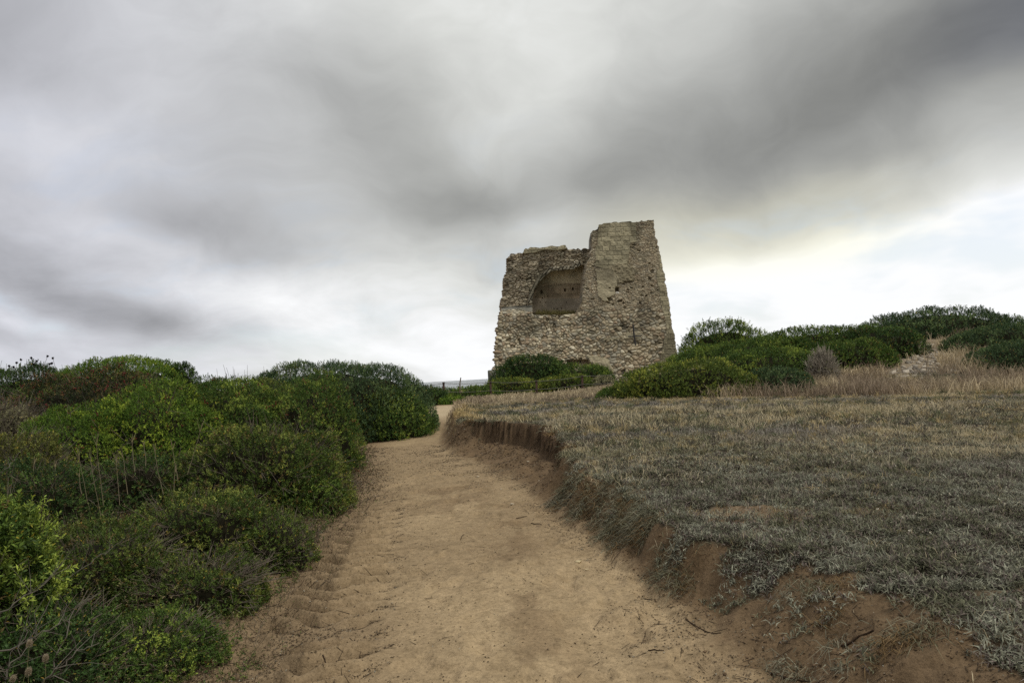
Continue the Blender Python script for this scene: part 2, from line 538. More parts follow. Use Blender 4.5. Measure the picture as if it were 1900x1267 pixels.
def build_ground():
    def axis(n, a, b, k, c=0.0):
        u = np.linspace(math.asinh((a - c) / k), math.asinh((b - c) / k), n)
        return c + k * np.sinh(u)
    xs = axis(900, -140, 140, 1.8, .1)
    ys = np.concatenate([np.linspace(-12, 1.6, 24)[:-1], 1.6 + 3.2 * (np.exp(np.linspace(0, math.log(1 + 88 / 3.2), 820)) - 1)])
    X, Y = np.meshgrid(xs, ys)
    x, y = X.ravel(), Y.ravel()
    z, t, xl, s, onp, band, scarp = height(x, y, True)
    V = np.stack([x, y, z], 1)
    sand = lin((168, 147, 115)); sand2 = lin((150, 130, 101)); wet = lin((124, 104, 79)); dark = lin((104, 86, 66))
    bankc = lin((109, 91, 69)); turf = lin((72, 66, 54)); loam = lin((84, 74, 56)); pale = lin((190, 172, 142))
    n1 = fbm(x * .9, y * .45, 4, 11)[:, None]; n2 = fbm(x * 7, y * 5, 3, 12)[:, None]
    c = sand + (sand2 - sand) * sstep(.35, .7, n1) + 0 * n1
    # trodden darker patches along the middle
    px = np.interp(y, [3.5, 4.3, 5.0, 6.0, 7.5, 9.5], [.12, .05, .0, -.12, -.05, -1.1])
    pt = np.exp(-((x - px) / np.where(y > 8.3, .8, .24)) ** 2) * (y < 10.5)
    pt = (pt * sstep(.46, .60, fbm(x * 4.2, y * 2.4, 5, 13)))[:, None]
    c = c + (wet - c) * np.clip(pt * .6, 0, .6)
    c = c * (1 + (n2 - .5) * .22) * (1 + (fbm(x * 28, y * 22, 2, 15)[:, None] - .5) * .34 * (y < 14)[:, None])
    # left margin, with litter
    ml = sstep(1.3, .0, np.where(x > xl, x - xl, 0) + (n1[:, 0] - .5) * 1.2)[:, None]
    c = c + (dark * 1.05 - c) * ml * .6
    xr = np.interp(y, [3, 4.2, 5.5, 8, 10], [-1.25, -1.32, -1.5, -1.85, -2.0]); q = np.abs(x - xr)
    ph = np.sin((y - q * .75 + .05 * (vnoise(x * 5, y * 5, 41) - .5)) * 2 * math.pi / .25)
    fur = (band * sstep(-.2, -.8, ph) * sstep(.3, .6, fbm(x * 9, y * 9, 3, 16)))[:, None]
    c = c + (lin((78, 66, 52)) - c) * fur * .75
    # far stony stretch
    fp = (sstep(23, 27, y) * (1 - sstep(31, 33, y)) * (x < -1) * (x > -5))[:, None]
    c = c + (pale - c) * fp * .8
    # bank
    bt = (sstep(.03, .35, t + (n2[:, 0] - .5) * .3))[:, None]
    c = c + (bankc * (.8 + .5 * n2) - c) * bt
    sc = (scarp * sstep(.7, .82, t) * (1 - sstep(.95, 1, t)))[:, None]
    c = c + (lin((100, 82, 63)) - c) * sc * .8
    # plateau: thin soil under turf, darkened for the shadows between its leaves
    tt = sstep(.9, 1.0, t)[:, None]
    bare = sstep(.66, .74, fbm(x * 1.1, y * .9, 3, 14))[:, None] * (y < 6)[:, None]
    tcol = turf + (lin((122, 104, 82)) - turf) * bare
    c = c + (tcol * (.8 + .4 * n2) - c) * tt
    strip = np.exp(-((y - np.interp(x, [2, 6, 14, 20], [22.3, 21.0, 18.2, 17])) / .8) ** 2)[:, None] * (x > 4)[:, None]
    c = c + (lin((198, 178, 138)) - c) * strip * .75
    left = (x < xl)[:, None] * sstep(0, .5, s)[:, None]
    c = c + (loam * (.7 + .6 * n2) - c) * left
    hill = sstep(24, 27, y)[:, None] * (x > 8)[:, None]
    c = c + (lin((136, 122, 102)) * (.8 + .4 * n2) - c) * hill
    gully = sstep(1.6, .5, np.hypot((x - 17.6) / 1.3, (y - 29.5) / 3.2) + (n1[:, 0] - .5))[:, None]
    c = c + (lin((168, 155, 134)) - c) * gully * .55
    c = np.where((y > 60)[:, None], lin((120, 108, 88)), c)
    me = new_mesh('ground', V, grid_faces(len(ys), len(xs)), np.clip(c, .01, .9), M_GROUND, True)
    tag(link('ground', me), kind='structure')
    # the sea, beyond the low cliff
    V = np.array([[-30000, 60, -7], [30000, 60, -7], [30000, 45000, -7], [-30000, 45000, -7]], float)
    me = new_mesh('sea', V, np.array([[0, 1, 2, 3]]), None, sea_material())
    tag(link('sea', me), kind='structure')


build_ground()


# ------------------------------------------------------------------ the ruined tower
def voronoi(x, y, sx, sy, seed, jit=.85):
    gx, gy = x / sx, y / sy
    row = np.floor(gy)
    xi, yi = np.floor(gx), row
    F1 = np.full(x.shape, 9.0); F2 = F1.copy(); idc = np.zeros(x.shape)
    for dx in (-1, 0, 1):
        for dy in (-1, 0, 1):
            cx, cy = xi + dx, yi + dy
            px = cx + .5 + (_hash(cx, cy, 0, seed) - .5) * jit
            py = cy + .5 + (_hash(cx, cy, 0, seed + 1) - .5) * jit
            d = ((np.abs(gx - px)) ** 2.4 + (np.abs(gy - py)) ** 2.4) ** (1 / 2.4)
            h = _hash(cx, cy, 0, seed + 2)
            n = d < F1
            F2 = np.where(n, F1, np.minimum(F2, d)); idc = np.where(n, h, idc); F1 = np.where(n, d, F1)
    return F1, F2, idc


def bricks(x, y, sx, sy, seed):
    r = np.floor(y / sy); off = _hash(r, r * 0, 0, seed) * sx
    w = sx * (.75 + .6 * _hash(r, r * 0 + 7, 0, seed))
    cx = np.floor((x + off) / w)
    fx = (x + off) / w - cx; fy = y / sy - r
    e = np.minimum(np.minimum(fx, 1 - fx) * w, np.minimum(fy, 1 - fy) * sy)
    return e, _hash(cx, r, 0, seed + 3)


def inside(px, py, poly):
    poly = np.asarray(poly, float); r = np.zeros(px.shape, bool)
    for i in range(len(poly)):
        x0, y0 = poly[i - 1]; x1, y1 = poly[i]
        if y0 == y1:
            continue
        c = ((y0 > py) != (y1 > py)) & (px < (x1 - x0) * (py - y0) / (y1 - y0) + x0)
        r ^= c
    return r


def poly_dist(px, py, poly, closed=True):
    poly = np.asarray(poly, float); d = np.full(px.shape, 1e9)
    rngi = range(len(poly)) if closed else range(1, len(poly))
    for i in rngi:
        a = poly[i - 1]; b = poly[i]; ab = b - a
        t = np.clip(((px - a[0]) * ab[0] + (py - a[1]) * ab[1]) / (ab @ ab), 0, 1)
        d = np.minimum(d, np.hypot(px - a[0] - t * ab[0], py - a[1] - t * ab[1]))
    return d


TD = 50.0


def build_tower():
    def w2(pts):
        q = np.array([at_d(a, b, TD) for a, b in pts]); return q[:, 0], q[:, 2]
    lx, lz = w2([(951.5, 402), (948, 463), (944, 482), (940, 499), (935.6, 529), (931, 565), (926, 598), (921.5, 637), (918.5, 673), (915, 690), (911, 730)])
    rx, rz = w2([(1218, 402), (1220.5, 430), (1228, 462), (1233.5, 500), (1240, 540), (1247, 590), (1253, 630), (1257.5, 665), (1260, 700), (1261, 735)])
    tx, tzz = w2([(948, 463), (972, 461), (972.6, 456.5), (985, 453.5), (1052, 448.5), (1054, 454), (1065, 455), (1075, 452.8), (1082, 455), (1099.6, 454.5),
                  (1100, 423.5), (1103, 421), (1113, 419.5), (1113.6, 412), (1122, 409.5), (1150, 406.8), (1184, 405.6), (1185, 404.6), (1218, 402)])
    Lf = lambda z: np.interp(z, lz[::-1], lx[::-1])
    Rf = lambda z: np.interp(z, rz[::-1], rx[::-1])
    us = (tx - Lf(tzz)) / (Rf(tzz) - Lf(tzz)); us[0] = 0; us[-1] = 1
    us = np.maximum.accumulate(us)
    Z0 = -.3
    nu, nv = 620, 600
    u = np.linspace(0, 1, nu)
    v = np.linspace(0, 1, nv)
    top = np.interp(u, us, tzz)
    top = top + (vnoise(u * 60, u * 0, 70) - .5) * .12
    U, Vv = np.meshgrid(u, v)
    zc0 = float(tzz[:15].min()) - .75; vc = .84
    Z = np.where(Vv < vc, Z0 + Vv / vc * (zc0 - Z0), zc0 + (Vv - vc) / (1 - vc) * (top[None] - zc0))
    X = Lf(Z) + U * (Rf(Z) - Lf(Z))
    flat = lambda a: a.ravel()
    X, Z, Uf = flat(X), flat(Z), flat(U)
    # keep masonry courses level whatever the column height
    px, py = project(np.stack([X, np.full_like(X, TD), Z], 1))
    wx = X + (fbm(X * 1.3, Z * 1.3, 2, 50) - .5) * .5
    wz = Z + (fbm(X * 1.1 + 9, Z * 1.1, 2, 51) - .5) * .35
    jx = px + (fbm(X * 3, Z * 3, 3, 52) - .5) * 9
    jy = py + (fbm(X * 3 + 5, Z * 3, 3, 53) - .5) * 7
    niche_poly = [(989, 582), (988.4, 551.6), (993, 534), (1001, 520), (1010.5, 509), (1023, 498.5), (1027, 496.8), (1069, 493.5), (1070, 490), (1078.4, 489), (1079, 486),
                  (1088.7, 485.3), (1087, 495), (1084, 514), (1081.6, 539), (1080.8, 558), (1074, 571), (1069, 580), (1042, 583), (1000, 583)]
    niche = inside(px, py, niche_poly)
    nd = poly_dist(px, py, niche_poly)
    pier = np.interp(py, [400, 455, 485, 510, 540, 580, 610, 650, 720], [1100, 1100, 1092, 1086, 1081, 1077, 1066, 1052, 1030])
    pier = pier + (vnoise(Z * 3.2, Z * 0, 55) - .5) * 6
    pw = np.interp(py, [570, 600, 660], [0, 10, 45])
    right = sstep(-1.0 - pw, 1.5 + pw, px - pier)
    ashlar = inside(jx * .45 + px * .55, jy * .45 + py * .55, [(1112, 405), (1184, 400), (1185, 444.7), (1174.6, 446), (1173, 460), (1169, 486), (1156, 489), (1135.6, 489), (1130, 497), (1108, 491.6), (1106, 452.5), (1112, 450)])
    plaster = inside(jx, jy, [(1105.6, 498), (1135.6, 489), (1148, 512.5), (1146, 528), (1143, 543.7), (1133, 549), (1129, 557), (1118, 556), (1112, 543.7)])
    rough_ash = inside(jx, jy, [(1135, 489), (1168, 486), (1184, 498), (1178, 520), (1150, 524)])
    quoin = inside(jx * .4 + px * .6, jy * .4 + py * .6, [(1221, 500), (1229, 495), (1226, 470), (1234, 470), (1262, 640), (1262, 720), (1221, 690), (1229, 650), (1240, 611), (1232, 577), (1226, 540)])
    cement = inside(px, jy * .2 + py * .8, [(920, 566), (988, 563), (989, 577), (975, 575), (960, 571), (925, 573)]) & ~niche
    patch = inside(jx, jy, [(1088, 659), (1130, 664), (1138, 692), (1124, 688), (1100, 672)]) | inside(jx * .3 + px * .7, py, [(1163, 617), (1190, 615), (1192, 626), (1120, 631), (1121, 627), (1163, 625)])
    parapet = inside(px, py, [(970, 464), (970, 440), (1056, 440), (1056, 455), (1030, 458), (1012, 457), (990, 463)])
    ring = (~niche) & (nd < 7.5) & (py < 560) & (px < 1082)
    smallr = (px > pier) & (py < 572) & ~ashlar & ~plaster & ~quoin
    leftup = (px < pier) & (py < 566) & ~ring & ~niche
    # stones
    f1a, f2a, ia = voronoi(wx, wz, .26, .20, 60, .98)
    f1e, f2e, ie = voronoi(wx + 3, wz * 1.02, .32, .24, 74, .98)
    big = (px > pier - 8) & (py > 572)
    f1a = np.where(big, f1e, f1a); f2a = np.where(big, f2e, f2a); ia = np.where(big, ie, ia)
    f1b, f2b, ib = voronoi(wx, wz, .21, .12, 64, .95)
    f1c, f2c, ic = voronoi(wx * .95 + wz * .12, wz * .97 - wx * .1, .30, .14, 68, .95)
    eb, ibk = bricks(X, Z + X * .02, .62, .36, 80)
    er, irk = bricks(poly_dist(px, py, [(988.4, 551.6), (993, 534), (1001, 520), (1010.5, 509), (1023, 498), (1069, 494)], False) * .04 + 5, X * 1.1 - Z * .6, .5, .30, 84)
    sa = sstep(.0, .5, f2a - f1a) ** .8; sb = sstep(.02, .4, f2b - f1b) ** .7; scn = sstep(.02, .40, f2c - f1c) ** .7
    isr = smallr.astype(float); isl = leftup.astype(float)
    sR = np.where(smallr, sb, np.where(leftup, scn, sa)); idr = np.where(smallr, ib, np.where(leftup, ic, ia))
    rowf = fbm(X * 6, Z * 6, 3, 58)
    amp = np.where(smallr, .06, np.where(leftup, .12, .095)) * (.7 + .6 * fbm(X * .5, Z * .5, 2, 59))
    rel = sR * amp * (.6 + .8 * _hash(np.floor(idr * 8888), idr * 0, 0, 77)) + (idr - .5) * np.where(smallr, .05, np.where(leftup, .14, .09))
    smooth_ = ashlar | plaster | quoin | cement | patch | parapet | rough_ash
    es = np.where(plaster | cement | patch, 1.0, sstep(.0, .035, eb))
    rel_s = .03 * es + (ibk - .5) * .035 * (ashlar | quoin | parapet) + (fbm(X * 2.2, Z * 2.2, 4, 61) - .5) * .10 + np.where(rough_ash, (rowf - .5) * .16 + .03, 0) + .07
    lost = (_hash(np.floor(idr * 6666), idr * 0, 0, 78) > .972) & ~smooth_
    rel = rel - lost * .22
    rel = np.where(smooth_, rel_s, rel)
    rel = np.where(parapet, rel + .25, rel)
    rel = np.where(ring, .16 * sstep(0, .06, er) + (irk - .5) * .05 + .06, rel)
    rel = rel + (fbm(X * 9, Z * 9, 3, 62) - .5) * .05
    # large forms
    D = (Z - Z0) * .085
    setback = .75 * (1 - right)
    led = sstep(578, 566, py)
    slope_ = np.interp(py, [566, 580, 620, 680, 720], [.75, .10, -.20, -.75, -1.0]) + (fbm(X * 1.2, Z * 1.2, 3, 63) - .5) * .35
    D = D + (1 - right) * np.where(py < 568, .75, slope_ * .9)
    D = D - right * sstep(640, 700, py) * .15
    D = D - rel
    D = D + (1 - right) * .35 * sstep(975, 925, px) * (py < 600)       # the worn left corner falls back
    # cavities
    def cav(poly, depth, soft=1.2):
        m = inside(px, py, poly); q = poly_dist(px, py, poly)
        return np.where(m, depth * sstep(0, soft, q), 0)
    D = D + cav([(1144, 530), (1151.7, 530), (1151.7, 539.5), (1144, 539.5)], .7, .6)
    D = D + cav([(1127, 551), (1136, 549), (1140, 555), (1132, 558)], .35)
    D = D + cav([(1146, 556), (1157, 553), (1158, 558), (1149, 560)], .35)
    D = D + cav([(1130, 532), (1137, 530), (1135, 535)], .25)
    D = D + cav([(1150, 602), (1166, 601), (1165, 604), (1152, 606)], .25)
    D = D + cav([(1159, 520), (1180, 518), (1179, 521.5), (1160, 523)], .22)
    D = D + cav([(1050, 667), (1092, 666), (1099, 675), (1117, 684), (1129, 692), (1118, 697), (1098, 690), (1082, 683), (1052, 676)], .8, 2.0)
    # the vaulted room seen through the breach
    back = 1.9 + (fbm(X * 1.5, Z * 1.5, 3, 65) - .5) * .10
    back = back - .5 * sstep(573, 577, py)                              # rubble shelf at the foot of the back wall
    back = back + .012 * (rowf - .5)
    band_ = inside(px, py, [(1000, 521), (1050, 516), (1086, 505), (1086, 540), (995, 545)])
    back = back + np.where(band_, .06 - .05 * sstep(0, .03, eb), 0)
    Dn = (Z - Z0) * .085 + .3 + back
    inner = niche
    for (hx, hy) in ((1007.5, 532.5), (1054, 528.5), (1069.5, 526.5)):
        Dn = Dn + np.where((np.abs(px - hx) < 1.8) & (np.abs(py - hy) < 3.0), .5, 0)
    for (hx, hy) in ((995.7, 542.5), (1009.6, 545), (1020, 541), (1056.6, 552.5), (1005.8, 553), (1015.4, 553.5), (1032, 566), (1038, 566), (1047, 565)):
        Dn = Dn + np.where(np.hypot(px - hx, py - hy) < 1.1, .2, 0)
    D = np.where(inner, Dn, D)
    Y = TD + D
    # colours of the stone itself
    tan = lin((172, 156, 130)); brown = lin((146, 126, 102)); grey = lin((142, 136, 124)); pale = lin((196, 184, 162)); mort = lin((128, 117, 99)); rust = lin((150, 122, 98))
    r1 = _hash(np.floor(idr * 9999), np.floor(idr * 77), 0, 90)[:, None]; r2 = _hash(np.floor(idr * 5555), np.floor(idr * 33), 0, 91)[:, None]
    c = tan + (pale - tan) * sstep(.6, 1, r1) + (brown - tan) * sstep(.45, .0, r1) * .9
    c = c + (grey - c) * (r2 > .72) * .7 + (rust - c) * (r2 < .10) * .6
    cs = brown * .55 + tan * .45
    c = np.where(smallr[:, None], c * .55 + cs * .45, c)
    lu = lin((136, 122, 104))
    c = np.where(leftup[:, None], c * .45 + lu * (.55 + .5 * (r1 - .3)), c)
    c = c + (mort - c) * ((1 - sstep(.0, .30, sR)) * (.35 + .65 * sstep(.35, .6, fbm(X * 2, Z * 2, 2, 57))))[:, None]
    ash = lin((152, 141, 114)) * (.82 + .36 * ibk[:, None]); pl = lin((160, 147, 120))
    c = np.where((ashlar | parapet | quoin)[:, None], ash * (.72 + .28 * sstep(0, .03, eb))[:, None], c)
    c = np.where(rough_ash[:, None], lin((134, 122, 98)), c)
    c = np.where(plaster[:, None] | patch[:, None], pl, c)
    c = np.where(cement[:, None], lin((112, 108, 100)), c)
    c = np.where(ring[:, None], lin((146, 136, 118)) * (.62 + .5 * irk[:, None]) * (.45 + .55 * sstep(0, .06, er))[:, None], c)
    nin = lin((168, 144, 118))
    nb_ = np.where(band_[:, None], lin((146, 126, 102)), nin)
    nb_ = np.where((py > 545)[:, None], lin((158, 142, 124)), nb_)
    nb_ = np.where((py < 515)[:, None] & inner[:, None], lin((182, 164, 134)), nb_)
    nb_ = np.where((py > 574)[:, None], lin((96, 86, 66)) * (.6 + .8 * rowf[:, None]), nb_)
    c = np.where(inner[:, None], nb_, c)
    # weathering: lichen and soot in blotches with their own outlines
    st = fbm(X * .7 + 3, Z * .55, 5, 92)[:, None]; st2 = fbm(X * 2.5, Z * 2.2, 4, 93)[:, None]
    c = c * (1 - .38 * sstep(.50, .68, st)) * (.86 + .28 * st2)
    c = c + (lin((118, 112, 92)) - c) * .35 * sstep(.55, .7, fbm(X * 1.2, Z * 1.5, 4, 94))[:, None]
    lowpale = (sstep(585, 660, py) * .10)[:, None]
    c = c * (1 + lowpale)
    lum = c.mean(1, keepdims=True); c = (c + (lum * np.array([1.04, 1.0, .9]) - c) * .24) * 1.27 * np.array([.985, 1.0, .95])
    c = np.where(((np.abs(px - 1148) < 3) & (np.abs(py - 541) < 1.6))[:, None], lin((225, 220, 208)), c)
    # silhouette: edge stones stand proud
    edge_l = sstep(.03, 0, Uf); edge_r = sstep(.97, 1.0, Uf)
    X2 = X - edge_l * (rel * 1.2 + (vnoise(Z * 4, Z * 0, 95) - .5) * .14 - .05) + edge_r * (rel * .7 - .03 + (vnoise(Z * 3, Z * 0, 96) - .5) * .08)
    V = np.stack([X2, Y, Z], 1)
    F = grid_faces(nv, nu)
    part = np.where(inner, 1, np.where(parapet, 2, 0))
    fp = part[F]
    fid = np.where((fp == 1).any(1), 1, np.where((fp == 2).all(1), 2, 0))
    root = tag(link('stone_tower', None), 'tall ruined square watchtower of rubble stone with a collapsed front and an arched recess', 'tower')
    P0 = np.array([X.mean(), TD, .8]); root.location = P0

    def sub(sel, name, mat=M_STONE, extra=None):
        f = F[sel]; ids, inv = np.unique(f, return_inverse=True)
        Vs, Cs, Fs = V[ids] - P0, c[ids], [inv.reshape(-1, 4)]
        if extra:
            for (ve, fe, ce) in extra:
                Fs.append(fe + len(Vs)); Vs = np.concatenate([Vs, ve - P0]); Cs = np.concatenate([Cs, ce])
        return link(name, new_mesh(name, Vs, Fs, np.clip(Cs, .01, .9), mat, False), root)
    # side, back and top walls; behind the front wall the inside has fallen
    zcap = float(np.interp(.3, us, tzz)) - .6
    cap = lambda z, t: z - sstep(.12, .2, t) * np.maximum(0, z - zcap)
    extra = []
    nd_ = 150; DEP = 12.5
    s_ = np.linspace(0, 1, nd_)
    Vg = V.reshape(nv, nu, 3); step = 3
    rows = np.arange(0, nv, step); rows[-1] = nv - 1
    for side in (0, nu - 1):
        e = Vg[rows, side]
        zc = cap(e[:, 2][:, None] + 0 * s_[None], s_[None]); yc = e[:, 1][:, None] * (1 - s_) + (TD + DEP - (e[:, 2][:, None] - Z0) * .085) * s_
        g1, g2, gi = voronoi(yc.ravel() + 40, zc.ravel(), .4, .24, 97)
        rr = (sstep(.02, .38, g2 - g1) * .10 + (gi - .5) * .08) * np.minimum(1, np.tile(s_, len(rows)) * 30)
        sg = -1 if side == 0 else 1
        xc = (e[:, 0][:, None] + 0 * s_[None]).ravel() + sg * rr
        ve = np.stack([xc, yc.ravel(), zc.ravel()], 1)
        ce = mort + (tan * (.7 + .5 * gi[:, None]) - mort) * sstep(0, .35, g2 - g1)[:, None]
        fe = grid_faces(len(rows), nd_)
        if side == 0:
            fe = fe[:, ::-1]
        extra.append((ve, fe, ce))
    # top: from the front edge back, broken ground
    cols = np.arange(0, nu, 4); cols[-1] = nu - 1
    t_ = np.linspace(0, 1, 40)
    e = Vg[nv - 1, cols]
    yy = e[:, 1][:, None] * (1 - t_) + (TD + DEP - 1) * t_
    zz = cap(e[:, 2][:, None] - .25 * np.sin(np.pi * t_) + 0 * yy, t_[None] + 0 * yy)
    xx = e[:, 0][:, None] + 0 * yy
    zz = zz + (fbm(xx * 2, yy * 2, 3, 98) - .5) * .3 * np.sin(np.pi * t_)
    extra.append((np.stack([xx, yy, zz], -1).reshape(-1, 3), grid_faces(len(cols), 40), np.tile(grey * .9, (xx.size, 1))))
    cb = Vg[::10][:, cols].copy(); cb[..., 1] = TD + DEP - (cb[..., 2] - Z0) * .085
    nrb = cb.shape[0]; cb[..., 2] = np.minimum(cb[..., 2], zcap)
    extra.append((cb.reshape(-1, 3), grid_faces(nrb, len(cols))[:, ::-1], np.tile(tan * .8, (nrb * len(cols), 1))))
    sub(fid == 0, 'wall', extra=extra)
    o = sub(fid == 1, 'arched_recess'); o['label'] = 'plastered vaulted recess behind the broken front wall'
    o = sub(fid == 2, 'parapet'); o['label'] = 'remnant course of squared blocks along the lower top'
    # iron cramp hanging on the face
    sp = Soup()
    a = at_d(1174.5, 602, TD - .25); b = at_d(1176, 618, TD - .3); d = at_d(1179, 641, TD - .3)
    sp.add(*tube_path(np.array([a, b, d]) - P0, .07, .055, 5), lin((62, 60, 60)))
    sp.add(*tube_path(np.array([at_d(1165, 624.5, TD - .22), at_d(1179, 624, TD - .28), at_d(1190, 623, TD - .2)]) - P0, .05, .05, 5), lin((74, 72, 70)))
    sp.build('iron_bar', M_RUST, root)
    # grass on the sill of the recess
    n = 700
    gx = rng.uniform(995, 1070, n); p = at_d(gx, 583 + rng.normal(0, 1.2, n), TD + 1.5 + rng.uniform(-.4, .7, n)) - P0
    d = unit(np.stack([rng.normal(0, .35, n), rng.normal(0, .3, n), np.ones(n)], 1))
    s = unit(np.cross(d, rand_unit(n)))
    Vb, Fb = blade_verts(p, d, s, rng.uniform(.15, .5, n), np.full(n, .03), rng.uniform(0, .3, n))
    cc = lin((120, 112, 70)) * rng.uniform(.5, 1.1, (n, 1))
    sp = Soup(); sp.add(Vb, Fb, np.repeat(cc, 5, 0)); o = sp.build('ledge_grass', M_GRASS, root); o['kind'] = 'stuff'


build_tower()


# ------------------------------------------------------------------ shrubs
PAL = {   # deep, mid, young tip (also brightened to read as sunlit)
    'mastic': (lin((36, 54, 24)), lin((66, 88, 38)), lin((118, 134, 62))),
    'bright': (lin((40, 60, 24)), lin((80, 106, 38)), lin((134, 150, 58))),
    'dark': (lin((26, 42, 22)), lin((48, 70, 34)), lin((84, 106, 54))),
    'darkblue': (lin((30, 46, 32)), lin((58, 78, 50)), lin((96, 114, 76))),
    'olive': (lin((52, 60, 30)), lin((92, 98, 50)), lin((136, 136, 76))),
    'myrtle': (lin((34, 48, 22)), lin((70, 88, 38)), lin((118, 126, 66))),
    'redmix': (lin((24, 34, 20)), lin((44, 56, 32)), lin((84, 98, 50))),
    'grey': (lin((70, 72, 58)), lin((112, 112, 92)), lin((150, 150, 126))),
    'yellow': (lin((44, 58, 26)), lin((78, 94, 40)), lin((140, 146, 68))),
}
BUSHES = []
LEAF_GAIN = np.array([2.15, 2.0, 1.7])


SKY_SMOOTH = .75


def shrub(name, label, cat, x0, x1, ytop, d, pal, ry=None, dens=1.0, leaf=None, up=.5, berries=0, twigs=0, lump=1.0, sprout=0.0, group=None, skirt=.0, zb=None, narrow=.42, young=.35, brown=0.0):
    """a domed shrub, its outline in the photograph x0..x1 wide and topped at ytop, at distance d"""
    xc = (x0 + x1) / 2
    topP = at_d(xc, ytop + 3, d)
    rx = (x1 - x0) / 2 / FPX * d
    ry = ry or rx * .8
    cx, cy = topP[0], d
    base = float(height(cx, cy)) if zb is None else zb
    h = max(.15, topP[2] - base)
    px1 = d / 683.0
    L = leaf or max(.024, 1.55 * px1)
    W = L * narrow
    spr = 9
    if d > 14:
        lump = lump * SKY_SMOOTH
    area = 2 * math.pi * ((rx * ry) ** 1.6 / 2 + (rx * h) ** 1.6 / 2) ** (1 / 1.6)
    n = int(area * 2.6 * dens / (spr * L * W * .55))
    n = min(n, 42000)
    w = rand_unit(int(n * 1.35)); w = w[w[:, 2] > -.12][:n]; n = len(w)
    w[:, 2] = np.abs(w[:, 2])
    sc = np.array([rx, ry, h])
    P = np.sign(w) * np.abs(w) ** .86 * sc
    N = unit(w / sc)
    off = np.array([cx * 3.1, cy * 1.7, 0])
    G = P + off
    size = (rx * h) ** .5
    lm = (vnoise3(G / (size * .55), 1) - .5) * .36 * size * lump + (vnoise3(G / (size * .24), 2) - .5) * .22 * size * lump + (vnoise3(G / max(.10, 5 * px1 * 2.2), 3) - .5) * .10 * lump * min(1, size)
    dep = rng.exponential(.055 * size + L * .8, n)
    P = P + N * (lm - np.minimum(dep, .4 * size))[:, None]
    gap = vnoise3(G / (size * .16 + .05), 9)
    keep = (gap > .30) | (rng.random(n) < .25)
    P, N, G, dep, lm = P[keep], N[keep], G[keep], dep[keep], lm[keep]; n = len(P)
    gz = height(P[:, 0] + cx, P[:, 1] + cy) - base
    P[:, 2] = P[:, 2] + np.clip(gz, -2, 2) * np.clip(1 - P[:, 2] / h, 0, 1)
    ax = unit(N * .55 + np.array([0, 0, up]) + rng.normal(0, .38, (n, 3)))
    SL = L * 2.0
    if sprout:
        m = rng.random(n) < sprout
        P[m] += ax[m] * rng.uniform(.3, 1.3, (m.sum(), 1)) * SL
    k = np.tile(np.arange(spr), n); idx = np.repeat(np.arange(n), spr)
    t = (k + rng.random(len(k)) * .8) / spr
    u = perp(ax); vv = np.cross(ax, u)
    an = k * 2.4 + np.repeat(rng.random(n) * 6.28, spr) + rng.normal(0, .3, len(k))
    rad = u[idx] * np.cos(an)[:, None] + vv[idx] * np.sin(an)[:, None]
    A = ax[idx]
    open_ = (1.15 - .75 * t)[:, None]
    ld = unit(A * (1.2 - open_ * .6) + rad * open_ + rng.normal(0, .15, (len(k), 3)))
    p = P[idx] + A * (t * SL)[:, None]
    nn = unit(np.cross(np.cross(ld, A), ld) + rng.normal(0, .35, ld.shape))
    ls = L * rng.uniform(.65, 1.2, len(k))
    V, F = leaf_verts(p, ld, nn, ls, ls * narrow * rng.uniform(.8, 1.2, len(k)))
    c0, c1, c2 = PAL[pal]
    q = np.clip(.5 + rng.normal(0, .25, n), 0, 1)[:, None]
    C = c0 + (c1 - c0) * q
    pat = sstep(.42, .68, vnoise3(G / (size * .3), 5) * .6 + vnoise3(G / (size * .1), 6) * .4)[:, None]
    tipn = sstep(.035 * size + L, 0, dep)[:, None] * pat  # outer sprigs lightened: young growth, with sunlit brightness put into the colour
    C = C + (c2 - C) * np.clip(tipn * young * 2.2 * rng.uniform(.2, 1, (n, 1)), 0, 1)
    if brown:
        bm = rng.random(n) < brown
        C[bm] = lin((88, 78, 52)) * rng.uniform(.5, 1.1, (bm.sum(), 1))
    C = C[idx] * rng.uniform(.5, 1.4, (len(k), 1)) + (rng.random((len(k), 1)) < .02) * lin((130, 100, 30)) * .6
    root = tag(link(name, None), label, cat, group); root.location = (cx, cy, base)
    link('foliage', new_mesh('foliage', V, F, np.repeat(np.clip(C * LEAF_GAIN, .004, .8), 4, 0), M_LEAF), root)
    # opaque dark core added to block light and stand for inner shade; then stems
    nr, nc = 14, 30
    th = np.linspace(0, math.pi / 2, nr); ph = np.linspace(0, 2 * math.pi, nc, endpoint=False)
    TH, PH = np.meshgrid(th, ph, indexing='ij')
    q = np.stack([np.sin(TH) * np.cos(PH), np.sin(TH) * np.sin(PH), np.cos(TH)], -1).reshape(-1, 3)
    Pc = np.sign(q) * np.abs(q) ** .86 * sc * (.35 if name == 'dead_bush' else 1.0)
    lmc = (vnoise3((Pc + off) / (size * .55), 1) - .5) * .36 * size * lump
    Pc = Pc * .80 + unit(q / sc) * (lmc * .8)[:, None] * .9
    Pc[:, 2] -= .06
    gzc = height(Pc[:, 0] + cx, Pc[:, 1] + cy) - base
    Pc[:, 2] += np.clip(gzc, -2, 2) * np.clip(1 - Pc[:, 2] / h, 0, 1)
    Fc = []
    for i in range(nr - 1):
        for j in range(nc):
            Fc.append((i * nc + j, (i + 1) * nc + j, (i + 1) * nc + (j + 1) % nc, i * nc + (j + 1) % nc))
    link('shade_core', new_mesh('shade_core', Pc, np.array(Fc), np.tile(lin((34, 32, 22)), (len(Pc), 1)), M_CORE), root)
